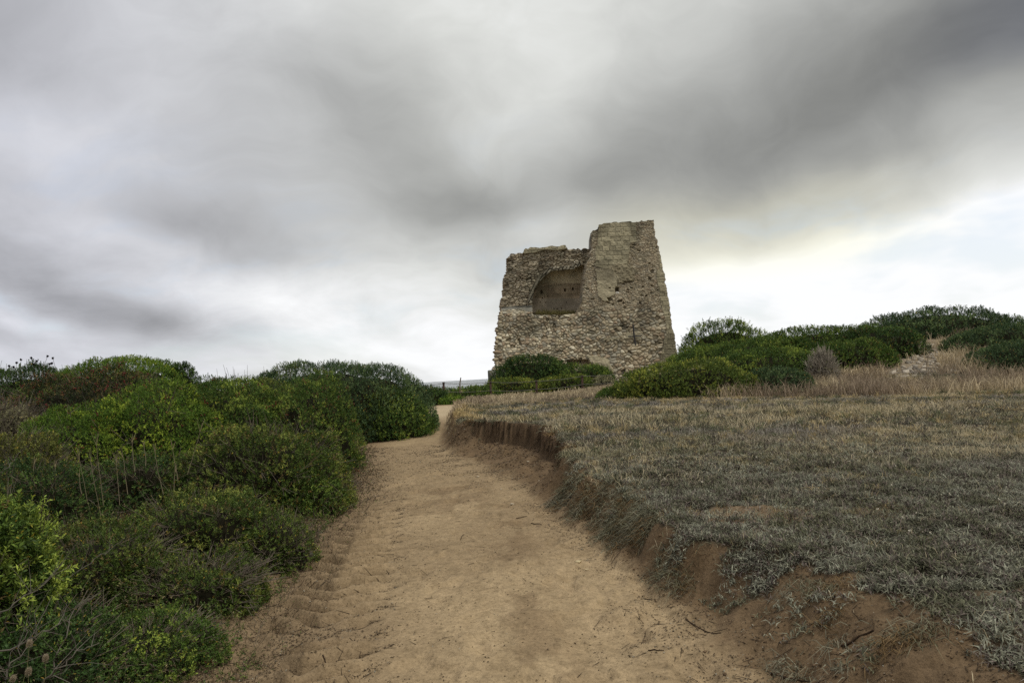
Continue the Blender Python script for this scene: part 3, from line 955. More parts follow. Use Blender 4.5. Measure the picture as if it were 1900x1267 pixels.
    if twigs:
        w2 = rand_unit(twigs * 2); w2 = w2[(w2[:, 2] > .0)][:twigs]; m = len(w2)
        end = np.abs(w2) ** .86 * np.sign(w2) * sc * rng.uniform(.92, 1.22, (m, 1))
        st = end * rng.uniform(.35, .7, (m, 1)); mid = (st + end) / 2 + rng.normal(0, .05 * size, (m, 3))
        s1 = Soup(); tc = lin((168, 158, 142) if name == 'dead_bush' else (120, 110, 96)) * rng.uniform(.5, 1.1, (m, 1))
        rr = max(.003, .32 * px1)
        for (a, b, r0, r1) in ((st, mid, rr * 1.5, rr), (mid, end, rr, rr * .5)):
            Vt, Ft = segs_mesh(a, b, np.full(m, r0), np.full(m, r1)); s1.add(Vt, Ft, np.repeat(tc, 6, 0))
        for q in range(2):
            e2 = mid + (end - mid) * .6 + rng.normal(0, .12 * size, (m, 3))
            Vt, Ft = segs_mesh(mid, e2, np.full(m, rr * .7), np.full(m, rr * .4)); s1.add(Vt, Ft, np.repeat(tc, 6, 0))
        s1.build('stems', M_WOOD, root)['kind'] = 'stuff'
    if berries:
        m = min(berries, n)
        sel = rng.choice(np.nonzero(dep < np.quantile(dep, .35))[0], m)
        bp = P[sel] + ax[sel] * SL * .45
        r = max(.012, 1.0 * px1)
        oc = np.array([[1, 0, 0], [-1, 0, 0], [0, 1, 0], [0, -1, 0], [0, 0, 1], [0, 0, -1]], float)
        per = 5
        bp = np.repeat(bp, per, 0) + rng.normal(0, r * 1.3, (m * per, 3))
        Vb = (bp[:, None] + oc[None] * r * .7).reshape(-1, 3)
        Fo = np.array([[0, 2, 4], [2, 1, 4], [1, 3, 4], [3, 0, 4], [2, 0, 5], [1, 2, 5], [3, 1, 5], [0, 3, 5]])
        Fb = (np.arange(len(bp))[:, None, None] * 6 + Fo[None]).reshape(-1, 3)
        Cb = np.repeat(np.repeat(lin((112, 40, 32)) * rng.uniform(.5, 1.2, (m, 1)), per, 0), 6, 0)
        o = link('berries', new_mesh('berries', Vb, Fb, Cb, M_BERRY), root); o['kind'] = 'stuff'
    BUSHES.append((cx, cy, rx, ry))
    return root


MB, GB, RB = 'shrubs left of the path', 'shrubs around the tower', 'shrubs on the right hand dune'
# left of the path, far to near
shrub('mastic_shrub', 'dark shrub on the skyline at the far left edge, under dry seed heads', 'shrub', -90, 150, 680, 22, 'dark', berries=0, twigs=60, group=MB, young=.3)
shrub('mastic_shrub', 'highest bright green shrub on the left skyline, above the red berried one', 'shrub', 110, 352, 664, 20.5, 'bright', ry=2.4, group=MB, lump=.7, dens=1.2)
shrub('mastic_shrub', 'small round dark green shrub closing the right end of the left skyline crown', 'shrub', 300, 372, 671, 21, 'dark', group=MB, dens=1.2)
shrub('mastic_shrub', 'dark shrub thick with dull red berries below the left skyline', 'shrub', 10, 345, 690, 16.0, 'redmix', ry=2.0, berries=520, twigs=200, group=MB, young=.5, lump=1.1, brown=.22)
shrub('mastic_shrub', 'yellowish green shrub between the two skyline humps left of the path', 'shrub', 320, 575, 702, 17, 'myrtle', ry=1.8, berries=30, twigs=60, group=MB, lump=.8)
shrub('dune_shrub', 'largest dark green dome shrub left of the path, on the skyline nearest the sea', 'shrub', 455, 795, 672, 20.5, 'darkblue', ry=3.0, group=MB, young=.5, lump=.8)
shrub('dune_shrub', 'leafy green shrub at the right foot of the largest dome shrub, touching the path', 'shrub', 640, 797, 722, 19.6, 'mastic', ry=1.5, group=MB, young=.5, lump=.7)
shrub('mastic_shrub', 'berried green shrub in front of the largest dome shrub, bulging towards the path', 'shrub', 462, 664, 704, 12.6, 'mastic', ry=1.4, berries=80, group=MB, brown=.06, young=.6)
shrub('mastic_shrub', 'berried green shrub in the middle of the long hedge, behind the round myrtle', 'shrub', 318, 530, 704, 12.2, 'mastic', ry=1.4, berries=60, group=MB, young=.7)
shrub('mastic_shrub', 'brightest yellow green shrub of the long hedge, over the bare dry stalks', 'shrub', 150, 425, 728, 11.2, 'bright', ry=1.3, berries=80, twigs=60, group=MB, young=.6)
shrub('mastic_shrub', 'yellow green shrub with a dark hollow beneath, left end of the long hedge', 'shrub', 40, 260, 748, 10.4, 'bright', ry=.9, berries=30, twigs=60, group=MB)
shrub('grey_shrub', 'grey twiggy half dead shrub at the left edge, below the red berried one', 'shrub', -90, 85, 742, 13, 'grey', dens=.8, twigs=600, group=MB, leaf=.03)
shrub('grey_shrub', 'dull grey green shrub at the left edge, lower than the bare twiggy one', 'shrub', -120, 130, 800, 8.8, 'olive', dens=.9, twigs=400, group=MB, leaf=.028)
shrub('myrtle_shrub', 'round small leaved dark myrtle bulging onto the path on the left', 'shrub', 335, 636, 780, 9.0, 'myrtle', ry=1.0, twigs=220, group=MB, leaf=.028, young=.5, brown=.10, lump=.8)
shrub('myrtle_shrub', 'low leafy shrub tucked at the right foot of the round myrtle by the sand', 'shrub', 520, 632, 868, 8.7, 'mastic', ry=.5, group=MB, leaf=.028, twigs=40)
shrub('undergrowth_shrub', 'dark low shrub left of the bare dry stalks', 'shrub', -60, 190, 862, 7.4, 'dark', ry=.7, twigs=200, group=MB, leaf=.024, young=.5, brown=.08)
shrub('undergrowth_shrub', 'dark shrub deep behind the bare dry stalks, in the hollow of the hedge', 'shrub', 120, 400, 850, 8.6, 'dark', ry=.5, twigs=260, group=MB, leaf=.026, dens=.8, brown=.12)
shrub('undergrowth_shrub', 'dense low green shrub in the middle of the left foreground, below the stalks', 'shrub', 210, 520, 916, 6.3, 'myrtle', ry=.55, twigs=160, group=MB, leaf=.022, brown=.10, young=.6)
shrub('undergrowth_shrub', 'small low green shrub reaching out to the sand with dead twigs over it', 'shrub', 430, 572, 952, 6.3, 'myrtle', ry=.4, twigs=260, group=MB, leaf=.022, dens=.7)
shrub('undergrowth_shrub', 'low dark green shrub right of the bright foreground mastic', 'shrub', 40, 320, 975, 5.2, 'myrtle', ry=.5, twigs=260, group=MB, leaf=.020, brown=.10)
shrub('undergrowth_shrub', 'low spreading green shrub between two others, over leaf litter', 'shrub', 225, 500, 1030, 5.1, 'myrtle', ry=.4, twigs=300, group=MB, leaf=.020, dens=.8, brown=.08)
shrub('undergrowth_shrub', 'nearest low green shrub beside the tyre tracks at the bottom of the picture', 'shrub', 150, 385, 1148, 4.0, 'mastic', ry=.42, twigs=160, group=MB, leaf=.017, young=.6)
shrub('undergrowth_shrub', 'dark shrub in the bottom left corner under dead grey branches', 'shrub', -120, 200, 1130, 3.5, 'dark', ry=.5, twigs=260, group=MB, leaf=.020, young=.6)
shrub('mastic_shrub', 'vivid yellow green mastic cut by the left edge of the picture, in the foreground', 'shrub', -250, 90, 908, 3.6, 'mastic', ry=.55, twigs=60, group=MB, leaf=.028, narrow=.36, young=1.0, sprout=.25, lump=1.0, dens=2.6, brown=.03)
# between the path and the tower
shrub('hedge_shrub', 'low dark shrub between the largest dome shrub and the sea view', 'shrub', 735, 830, 716, 34, 'dark', group=GB, ry=1.6)
shrub('hedge_shrub', 'long low hedge shrub under the strip of sea', 'shrub', 780, 930, 718, 38, 'mastic', group=GB, ry=1.8, lump=.6)
shrub('hedge_shrub', 'small bright rounded shrub at the end of the path below the sea', 'shrub', 815, 864, 735, 33, 'bright', group=GB)
shrub('hedge_shrub', 'dense green shrub climbing the left base of the tower', 'shrub', 908, 1062, 655, 46, 'dark', group=GB, ry=2.2, young=.7, lump=.8)
shrub('hedge_shrub', 'lower green shrub along the tower foot below the dark cavity', 'shrub', 1010, 1138, 675, 45, 'mastic', group=GB, ry=1.8, young=.5, lump=.6)
shrub('hedge_shrub', 'shrub behind the fence, left of its middle post', 'shrub', 890, 1010, 700, 40, 'yellow', group=GB, ry=1.3, lump=.6, young=.4)
shrub('hedge_shrub', 'flat trimmed looking shrub behind the fence, between its two tallest posts', 'shrub', 985, 1110, 696, 40.5, 'yellow', group=GB, ry=1.2, lump=.5, young=.3)
shrub('grey_shrub', 'small pale grey shrub at the tower foot by the end of the fence', 'shrub', 1098, 1140, 697, 40, 'grey', group=GB)
# the right hand dune
shrub('tamarisk_shrub', 'upright feathery green shrub just right of the tower', 'shrub', 1250, 1422, 596, 46, 'mastic', group=RB, ry=2.2, up=1.3, sprout=.10, lump=.7, young=.5)
shrub('dune_shrub', 'long green shrub cloaking the dune slope right of the tower', 'shrub', 1225, 1560, 630, 34, 'mastic', group=RB, ry=2.8, lump=.5, young=.4)
shrub('dune_shrub', 'green shrub on the middle of the dune crest, left of the pale stones', 'shrub', 1370, 1670, 608, 34, 'mastic', group=RB, ry=2.5, lump=.5, young=.35)
shrub('dune_shrub', 'dark domed shrub directly left of the pale stones', 'shrub', 1560, 1700, 604, 31.5, 'dark', group=RB, ry=1.7, young=.6, brown=.06)
shrub('dune_shrub', 'highest dark shrub on the top of the right hand dune', 'shrub', 1590, 1885, 576, 37, 'darkblue', group=RB, ry=3.0, lump=.7, young=.5)
shrub('dune_shrub', 'dark shrub at the right edge of the picture, right of the pale stones', 'shrub', 1760, 2050, 600, 30, 'darkblue', group=RB, ry=2.6, lump=.8, young=.4)
shrub('dune_shrub', 'green shrub in the middle of the slope above the low yellow tipped one', 'shrub', 1290, 1540, 650, 28, 'mastic', group=RB, ry=1.8, lump=.6, young=.5)
shrub('dune_shrub', 'dark green shrub bordering the dry grass, left of the dead grey bush', 'shrub', 1370, 1500, 680, 23.5, 'darkblue', group=RB, ry=1.2, lump=.7)
shrub('yellow_shrub', 'broad low shrub with yellow tips along the edge of the field', 'shrub', 1135, 1410, 670, 23.5, 'yellow', group=RB, ry=1.5, lump=.7, young=.45, leaf=.06)
shrub('yellow_shrub', 'lowest creeping tongue of green shrub at the far edge of the field', 'shrub', 1105, 1260, 712, 24.5, 'mastic', group=RB, ry=1.0, lump=.6)
shrub('dead_bush', 'bare grey dead bush in front of the dune shrubs', 'shrub', 1495, 1552, 648, 26, 'grey', dens=.05, twigs=420, group=RB, lump=.9)
shrub('dune_shrub', 'dark green shrub between the dead grey bush and the pale stones', 'shrub', 1500, 1660, 628, 29, 'mastic', group=RB, ry=1.2, lump=.7, young=.3, brown=.05)
shrub('dune_shrub', 'lower dark green shrub at the right edge, above the tall reddish grass', 'shrub', 1800, 2000, 632, 26, 'darkblue', group=RB, ry=1.6, lump=.8, young=.4)


# ------------------------------------------------------------------ ground plants
def scatter(n, xr, yr, dens_fn, power=1.0):
    out = []; got = 0
    while got < n:
        m = n * 2
        x = rng.uniform(*xr, m)
        y = yr[0] + (yr[1] - yr[0]) * rng.random(m) ** power
        k = rng.random(m) < dens_fn(x, y)
        out.append(np.stack([x[k], y[k]], 1)); got += k.sum()
        if len(out) > 40:
            break
    return np.concatenate(out)[:n]


def frame_ok(x, y, m=1.5):
    return np.abs(x) < .80 * y + m


def tval(x, y):
    xt, xc = bank_x(y)
    return (x - xt) / (xc - xt)


def not_in_bush(x, y, k=.8):
    ok = np.ones(x.shape, bool)
    for (cx, cy, rx, ry) in BUSHES:
        ok &= ((x - cx) / (rx * k)) ** 2 + ((y - cy) / (ry * k)) ** 2 > 1
    return ok


def ground_pts(xy, lift=0.0):
    return np.stack([xy[:, 0], xy[:, 1], height(xy[:, 0], xy[:, 1]) + lift], 1)


def silver_turf():
    """silvery tufts that carpet the near bank top"""
    def dens(x, y):
        t = tval(x, y)
        n = fbm(x * 1.5, y * 1.5, 3, 101)
        m = fbm(x * 5, y * 5, 2, 102)
        top = sstep(.85, 1.02, t) * (.5 + .5 * sstep(.33, .5, n)) * sstep(.15, .45, m)
        slope = sstep(.35, .9, t) * (t < 1) * (1 - sstep(8, 9.5, y) * (t < .9)) * sstep(.50, .62, m) * (.45 + 2.2 * (y > 4.3))
        bare = sstep(.66, .74, fbm(x * 1.1, y * .9, 3, 14)) * (y < 6)
        far = 1 - .9 * sstep(6.5, 10, y + (n - .5) * 5)
        return frame_ok(x, y) * np.clip(top + slope * .7, 0, 1) * far * (1 - .6 * bare) * (6 / (y + 3)) ** .6
    xy = scatter(60000, (.5, 13), (2.2, 15), dens, 1.35)
    P = ground_pts(xy, -.003); n = len(P)
    k = 8; idx = np.repeat(np.arange(n), k)
    sz = np.repeat(rng.uniform(.7, 1.35, n), k)
    az = rng.random(n * k) * 6.283
    el = rng.uniform(.15, 1.35, n * k)
    d = np.stack([np.cos(az) * np.cos(el), np.sin(az) * np.cos(el), np.sin(el)], 1)
    p = P[idx] + np.stack([rng.normal(0, .012, n * k), rng.normal(0, .012, n * k), np.abs(rng.normal(0, .012, n * k))], 1)
    L = rng.uniform(.022, .056, n * k) * sz
    wd = np.maximum(.0070, .0011 * P[idx, 1])
    V, F = leaf_verts(p, d, unit(np.array([0, 0, 1.0]) + rng.normal(0, .2, d.shape)), L, wd * rng.uniform(.7, 1.3, n * k), .28)
    base = (.35 * fbm(xy[:, 0] * 1.2, xy[:, 1] * 1.2, 3, 103) + .65 * fbm(xy[:, 0] * 6, xy[:, 1] * 6, 2, 104))[:, None]
    c = lin((160, 160, 140)) + (lin((116, 116, 92)) - lin((160, 160, 140))) * sstep(.35, .65, base)
    c = c + (lin((124, 112, 104)) - c) * (rng.random((n, 1)) < .28)
    c = c[idx] * rng.uniform(.3, 1.3, (n * k, 1))
    s = Soup(); s.add(V, F, np.repeat(c, 4, 0))
    tag(s.build('silver_turf', M_GRASS), 'low silvery grey leafy turf covering the near part of the bank top', 'turf', kind='stuff')


def dry_grass():
    def dens(x, y):
        t = tval(x, y)
        n = fbm(x * .7, y * .9, 3, 110)
        strip = np.exp(-((y - np.interp(x, [2, 6, 14, 20], [22.3, 21.0, 18.2, 17])) / .6) ** 2) * (x > 4)
        e = sstep(.9, 1.0, t) + .25 * sstep(.5, .9, t) * (y < 8) + .5 * sstep(.2, .8, t) * (y > 16.5)
        return frame_ok(x, y, 2) * e * (.55 + .6 * sstep(.35, .6, n)) * (.15 + .85 * sstep(4, 9, y)) * (1 - .6 * strip)
    s = Soup()
    for (n, yr, pw, lr, wk) in ((42000, (2.4, 11), 1.1, (.03, .10), .0006), (170000, (7, 27), .9, (.03, .11), .00070)):
        xy = scatter(n, (-3, 22), yr, dens, pw)
        xy = xy[not_in_bush(xy[:, 0], xy[:, 1], .9)]
        m = len(xy); x, y = xy.T
        P = ground_pts(xy, -.005)
        d = unit(np.stack([rng.normal(0, .38, m), rng.normal(0, .38, m), np.ones(m)], 1))
        sd_ = unit(np.cross(d, rand_unit(m)))
        clump = fbm(x * 2.2, y * 2.2, 2, 111)
        L = rng.uniform(*lr, m) * (.6 + 1.0 * clump)
        tall = sstep(.52, .66, fbm(x * .35, y * .8, 3, 112)) * sstep(6, 9, y) * (1 - sstep(13, 17, y))
        L = L * (1 + 1.1 * tall)
        crest = np.exp(-((tval(x, y) - 1.05) / .5) ** 2) * sstep(14, 18, y)
        L = L * (1 + .8 * crest)
        V, F = blade_verts(P, d, sd_, L, np.maximum(.0032, wk * y) * rng.uniform(.7, 1.3, m), rng.uniform(.05, .35, m))
        gb = sstep(12, 13.5, y) * (1 - sstep(17.5, 19.5, y)) + .7 * (1 - sstep(6, 7.5, y))
        grey = np.clip(sstep(.42, .60, fbm(x * .30 + 4, y * .55, 4, 113) + .16 * gb - .06), 0, 1)[:, None] * (1 - tall[:, None] * .8)
        c = lin((208, 193, 158)) + (lin((164, 156, 144)) - lin((208, 193, 158))) * grey
        g2 = sstep(.55, .7, fbm(x * .8, y * 1.2, 3, 114))[:, None]
        c = c + (lin((124, 126, 92)) - c) * g2 * .5
        c = c + (lin((208, 182, 126)) - c) * np.clip(crest[:, None], 0, .8)
        c = c * rng.uniform(.55, 1.25, (m, 1))
        s.add(V, F, np.repeat(c, 5, 0))
    xy = scatter(3600, (-2, 22), (4.5, 26), lambda x, y: frame_ok(x, y, 2) * (tval(x, y) > 1.02) * sstep(.40, .62, fbm(x * .9, y * 1.1, 3, 116)), 1.1)
    xy = xy[not_in_bush(xy[:, 0], xy[:, 1], .9)]
    n = len(xy); k = 26; idx = np.repeat(np.arange(n), k); m = n * k
    P = ground_pts(xy, -.01)[idx] + np.stack([rng.normal(0, .035, m), rng.normal(0, .035, m), np.zeros(m)], 1)
    d = unit(np.stack([rng.normal(0, .55, m), rng.normal(0, .55, m), np.full(m, 1.0)], 1))
    L = rng.uniform(.05, .17, m) * np.repeat(rng.uniform(.5, 1.5, n) * (.7 + .6 * sstep(8, 12, xy[:, 1])), k)
    V, F = blade_verts(P, d, unit(np.cross(d, rand_unit(m))), L, np.maximum(.003, .00065 * P[:, 1]), rng.uniform(.1, .5, m))
    kind = rng.random((n, 1))
    c = np.where(kind < .35, lin((104, 98, 88)), np.where(kind < .7, lin((196, 176, 130)), lin((112, 118, 84)))) * rng.uniform(.6, 1.15, (n, 1))
    s.add(V, F, np.repeat(c[idx] * rng.uniform(.6, 1.2, (m, 1)), 5, 0))
    xy = scatter(420, (0, 18), (4.5, 18), lambda x, y: frame_ok(x, y, 1) * (tval(x, y) > 1.02) * sstep(.45, .6, fbm(x * .6, y * .8, 3, 117)))
    A = ground_pts(xy, 0); n = len(A); Bt = A + np.stack([rng.normal(0, .03, n), rng.normal(0, .03, n), rng.uniform(.07, .20, n)], 1)
    V, F = segs_mesh(A, Bt, np.full(n, .002), np.full(n, .0012)); s.add(V, F, lin((150, 140, 112)))
    q = np.repeat(Bt, 7, 0); V, F = leaf_verts(q, rand_unit(len(q)), rand_unit(len(q)), np.full(len(q), .012), np.full(len(q), .010), .1)
    s.add(V, F, lin((208, 200, 180)))
    tag(s.build('dry_grass', M_GRASS), 'short dry straw and grey grass spread over the field right of the path', 'grass', kind='stuff')


def tall_grass():
    s = Soup()

    def dens(x, y):
        px, py = project(np.stack([x, y, height(x, y)], 1))
        a = (y > np.interp(x, [2, 6, 14, 20], [23.2, 21.8, 19.0, 17.8])) & (x > 6)
        n = fbm(x * .8, y * .8, 3, 120)
        stones = ((px > 1640) & (px < 1740) & (py < 702) & (py > 620)) | ((px > 1655) & (px < 1720) & (py > 670) & (py < 705))
        return frame_ok(x, y, 3) * a * sstep(.25, .5, n) * np.where(stones, .12, 1.0) * (y < 38)
    xy = scatter(42000, (5, 31), (17.5, 38), dens, 1.6)
    xy = xy[not_in_bush(xy[:, 0], xy[:, 1], .75)]
    # plus a fringe before the tower fence and on the bank crest
    def dens2(x, y):
        return ((x < 5.5) & (x > np.interp(y, [22, 30, 38], [-2.4, -2.7, -3.4]))) * sstep(.35, .55, fbm(x, y, 3, 121))
    xy2 = scatter(12000, (-3.4, 5.5), (23, 38), dens2)
    xy2 = xy2[not_in_bush(xy2[:, 0], xy2[:, 1], .7)]
    for (q, lr) in ((xy, (.22, .72)), (xy2, (.12, .36))):
        m = len(q); x, y = q.T
        P = ground_pts(q, -.02)
        d = unit(np.stack([rng.normal(.05, .28, m), rng.normal(0, .28, m), np.ones(m)], 1))
        L = rng.uniform(*lr, m) * (.5 + fbm(x * 1.1, y * 1.1, 3, 122))
        V, F = blade_verts(P, d, unit(np.cross(d, rand_unit(m))), L, .0008 * y * rng.uniform(.6, 1.4, m), rng.uniform(.05, .4, m))
        a = sstep(.4, .62, fbm(x * .5, y * .7, 3, 123))[:, None]
        c = lin((204, 186, 152)) + (lin((160, 142, 120)) - lin((204, 186, 152))) * a
        c = c * rng.uniform(.55, 1.2, (m, 1))
        s.add(V, F, np.repeat(c, 5, 0))
    tag(s.build('tall_dry_grass', M_GRASS), 'tall dry reddish straw grass on the foot of the dune at the far side of the field', 'grass', kind='stuff')


def bank_tufts():
    """long grass hanging over the bank"""
    s = Soup()
    n = 900
    y = 3.2 + 14 * rng.random(n) ** 1.6
    xt, xc = bank_x(y)
    t = rng.uniform(.30, 1.12, n)
    keep = ((y < 8.6) | (t > .93)) & (rng.random(n) < .14 + .86 * sstep(4.2, 5.4, y)) & (fbm(y * 2, t, 2, 130) > .38)
    y, xt, xc, t = y[keep], xt[keep], xc[keep], t[keep]; n = len(y)
    x = xt + (xc - xt) * t
    k = 46; idx = np.repeat(np.arange(n), k); m = n * k
    P = ground_pts(np.stack([x, y], 1), 0)[idx] + np.stack([rng.normal(0, .05, m), rng.normal(0, .05, m), np.zeros(m)], 1)
    P[:, 2] = height(P[:, 0], P[:, 1]) - .005
    d = unit(np.stack([rng.normal(-.45, .6, m), rng.normal(-.15, .5, m), rng.uniform(.15, 1.1, m)], 1))
    L = rng.uniform(.04, .13, m) * np.repeat(rng.uniform(.6, 1.3, n), k)
    V, F = blade_verts(P, d, unit(np.cross(d, rand_unit(m))), L, np.maximum(.0045, .0009 * P[:, 1]), rng.uniform(.3, 1.0, m))
    c = lin((116, 114, 88)) + (lin((144, 140, 120)) - lin((116, 114, 88))) * rng.random((n, 1))
    c = c + (lin((126, 104, 72)) - c) * (rng.random((n, 1)) < .25)
    c = c[idx] * rng.uniform(.5, 1.25, (m, 1))
    s.add(V, F, np.repeat(c, 5, 0))
    tag(s.build('bank_grass', M_GRASS), 'green and straw grass tufts hanging over the crumbling bank', 'grass', kind='stuff')


def roots():
    s = Soup(); n = 900
    y = rng.uniform(9.2, 16.2, n); xt, xc = bank_x(y)
    A = ground_pts(np.stack([xt + (xc - xt) * rng.uniform(.90, .97, n), y], 1), -.01)
    t2 = rng.uniform(.80, .88, n)
    Bp = ground_pts(np.stack([xt + (xc - xt) * t2, y + rng.normal(0, .05, n)], 1), .0)
    f = rng.uniform(.2, .9, n)[:, None]
    Bp = A + (Bp - A) * f + np.stack([-rng.uniform(.0, .05, n), rng.normal(0, .02, n), np.zeros(n)], 1)
    V, F = segs_mesh(A, Bp, rng.uniform(.003, .009, n), np.full(n, .002)); s.add(V, F, np.repeat(lin((92, 76, 58)) * rng.uniform(.3, 1.2, (n, 1)), 6, 0))
    # clods fallen along the foot
    n = 1500; y = 3 + 13.5 * rng.random(n); xt, xc = bank_x(y)
    t = np.where(y > 8.8, rng.normal(.66, .16, n), rng.uniform(.05, 1.0, n))
    P = ground_pts(np.stack([xt + (xc - xt) * np.clip(t, 0, 1), y], 1), .0)
    oc = np.array([[1, 0, 0], [-1, 0, 0], [0, 1, 0], [0, -1, 0], [0, 0, .7], [0, 0, -.7]], float)
    r = (rng.uniform(.006, .022, n) * np.maximum(.7, y / 9))[:, None, None]
    V = (P[:, None] + oc[None] * r * rng.uniform(.6, 1.3, (n, 6, 1))).reshape(-1, 3)
    Fo = np.array([[0, 2, 4], [2, 1, 4], [1, 3, 4], [3, 0, 4], [2, 0, 5], [1, 2, 5], [3, 1, 5], [0, 3, 5]])
    s.add(V, (np.arange(n)[:, None, None] * 6 + Fo[None]).reshape(-1, 3), np.repeat(lin((112, 92, 70)) * rng.uniform(.6, 1.15, (n, 1)), 6, 0))
    tag(s.build('roots', M_WOOD), 'fine dark roots and fallen clods on the broken face of the bank', 'roots', kind='stuff')


def litter():
    """dead leaves, crumbs of twig and soil along both margins and on the sand"""
    s = Soup()

    def dens(x, y):
        xl = np.interp(y, YL, XL)
        a = np.exp(-((x - xl - .15) / .55) ** 2) * 1.0
        xr = np.interp(y, [3, 4.2, 5.5, 8, 10], [-1.25, -1.32, -1.5, -1.85, -2.0])
        q = np.abs(x - xr)
        ph = np.sin((y - q * .75 + .05 * (vnoise(x * 5, y * 5, 41) - .5)) * 2 * math.pi / .25)
        furrow = np.exp(-(q / .42) ** 4) * (ph < -.45) * (y < 9) * 2.0
        t = tval(x, y)
        b = .34 * sstep(-.9, .3, t) * (t < .95) * sstep(.42, .6, fbm(x * 3, y * 3, 3, 141))
        c = .012 + .05 * sstep(.55, .7, fbm(x * 4, y * 4, 3, 142))
        near_ = np.exp(-(x - xl) / .5) * (x > xl) * .6 * sstep(.4, .6, fbm(x * 3, y * 6, 3, 143))
        return np.clip(np.maximum.reduce([a * .5 * sstep(.35, .55, fbm(x * 4, y * 4, 3, 140)), furrow * sstep(.3, .5, fbm(x * 5, y * 5, 2, 144)), b, c, near_]), 0, 1) * (x > xl - 1.2)
    xy = scatter(60000, (-5.5, 2.4), (2.6, 17), dens, 1.5)
    m = len(xy); P = ground_pts(xy, .003)
    az = rng.random(m) * 6.283
    d = unit(np.stack([np.cos(az), np.sin(az), rng.normal(.05, .22, m)], 1))
    L = rng.uniform(.004, .022, m) * np.maximum(1, P[:, 1] / 7)
    V, F = leaf_verts(P, d, unit(np.array([0, 0, 1.0]) + rng.normal(0, .35, (m, 3))), L, L * rng.uniform(.2, .5, m), .2)
    r = rng.random((m, 1))
    c = np.where(r < .62, lin((76, 62, 48)), np.where(r < .90, lin((98, 84, 66)), lin((150, 144, 128)))) * rng.uniform(.5, 1.2, (m, 1))
    s.add(V, F, np.repeat(c, 4, 0))
    # crumbs of twig
    n = 1500
    xy = scatter(n, (-5, 2.4), (2.8, 13), lambda x, y: np.clip(dens(x, y) * 1.4, 0, 1), 1.4)
    A = ground_pts(xy, .004); n = len(A)
    az = rng.random(n) * 6.283; l = rng.uniform(.02, .10, n)
    B2 = A[:, :2] + np.stack([np.cos(az), np.sin(az)], 1) * l[:, None]
    B2 = np.concatenate([B2, (height(B2[:, 0], B2[:, 1]) + .008)[:, None]], 1)
    V, F = segs_mesh(A, B2, np.full(n, .0022), np.full(n, .0012)); s.add(V, F, np.repeat(lin((72, 60, 48)) * rng.uniform(.4, 1.3, (n, 1)), 6, 0))
    tag(s.build('leaf_litter', M_WOOD), 'scattered dark dead leaves and twig crumbs on the sand and in the tyre furrows', 'leaf litter', kind='stuff')
    # grit: small pale stones pressed in the sand
    n = 2600
    xy = scatter(n, (-2.5, 1.8), (2.6, 9), lambda x, y: (tval(x, y) < .4) * (x > np.interp(y, YL, XL)) * (.25 + .75 * sstep(.4, .6, fbm(x * 1.5 + (x > .3), y * 1.5, 2, 145))) * (.3 + .7 * (x > .2)), 1.5)
    P = ground_pts(xy, .0005); n = len(P)
    oc = np.array([[1, 0, 0], [-1, 0, 0], [0, 1, 0], [0, -1, 0], [0, 0, .6], [0, 0, -.6]], float)
    r = rng.uniform(.0012, .0038, n)[:, None, None]
    Vg = (P[:, None] + oc[None] * r * rng.uniform(.6, 1.3, (n, 6, 1))).reshape(-1, 3)
    Fo = np.array([[0, 2, 4], [2, 1, 4], [1, 3, 4], [3, 0, 4], [2, 0, 5], [1, 2, 5], [3, 1, 5], [0, 3, 5]])
    Fg = (np.arange(n)[:, None, None] * 6 + Fo[None]).reshape(-1, 3)
    c = np.repeat(lin((186, 168, 140)) * rng.uniform(.4, 1.2, (n, 1)), 6, 0)
    s = Soup(); s.add(Vg, Fg, c)
    tag(s.build('grit', M_PEBBLE), 'pale grit strewn over the sandy path', 'gravel', kind='stuff')


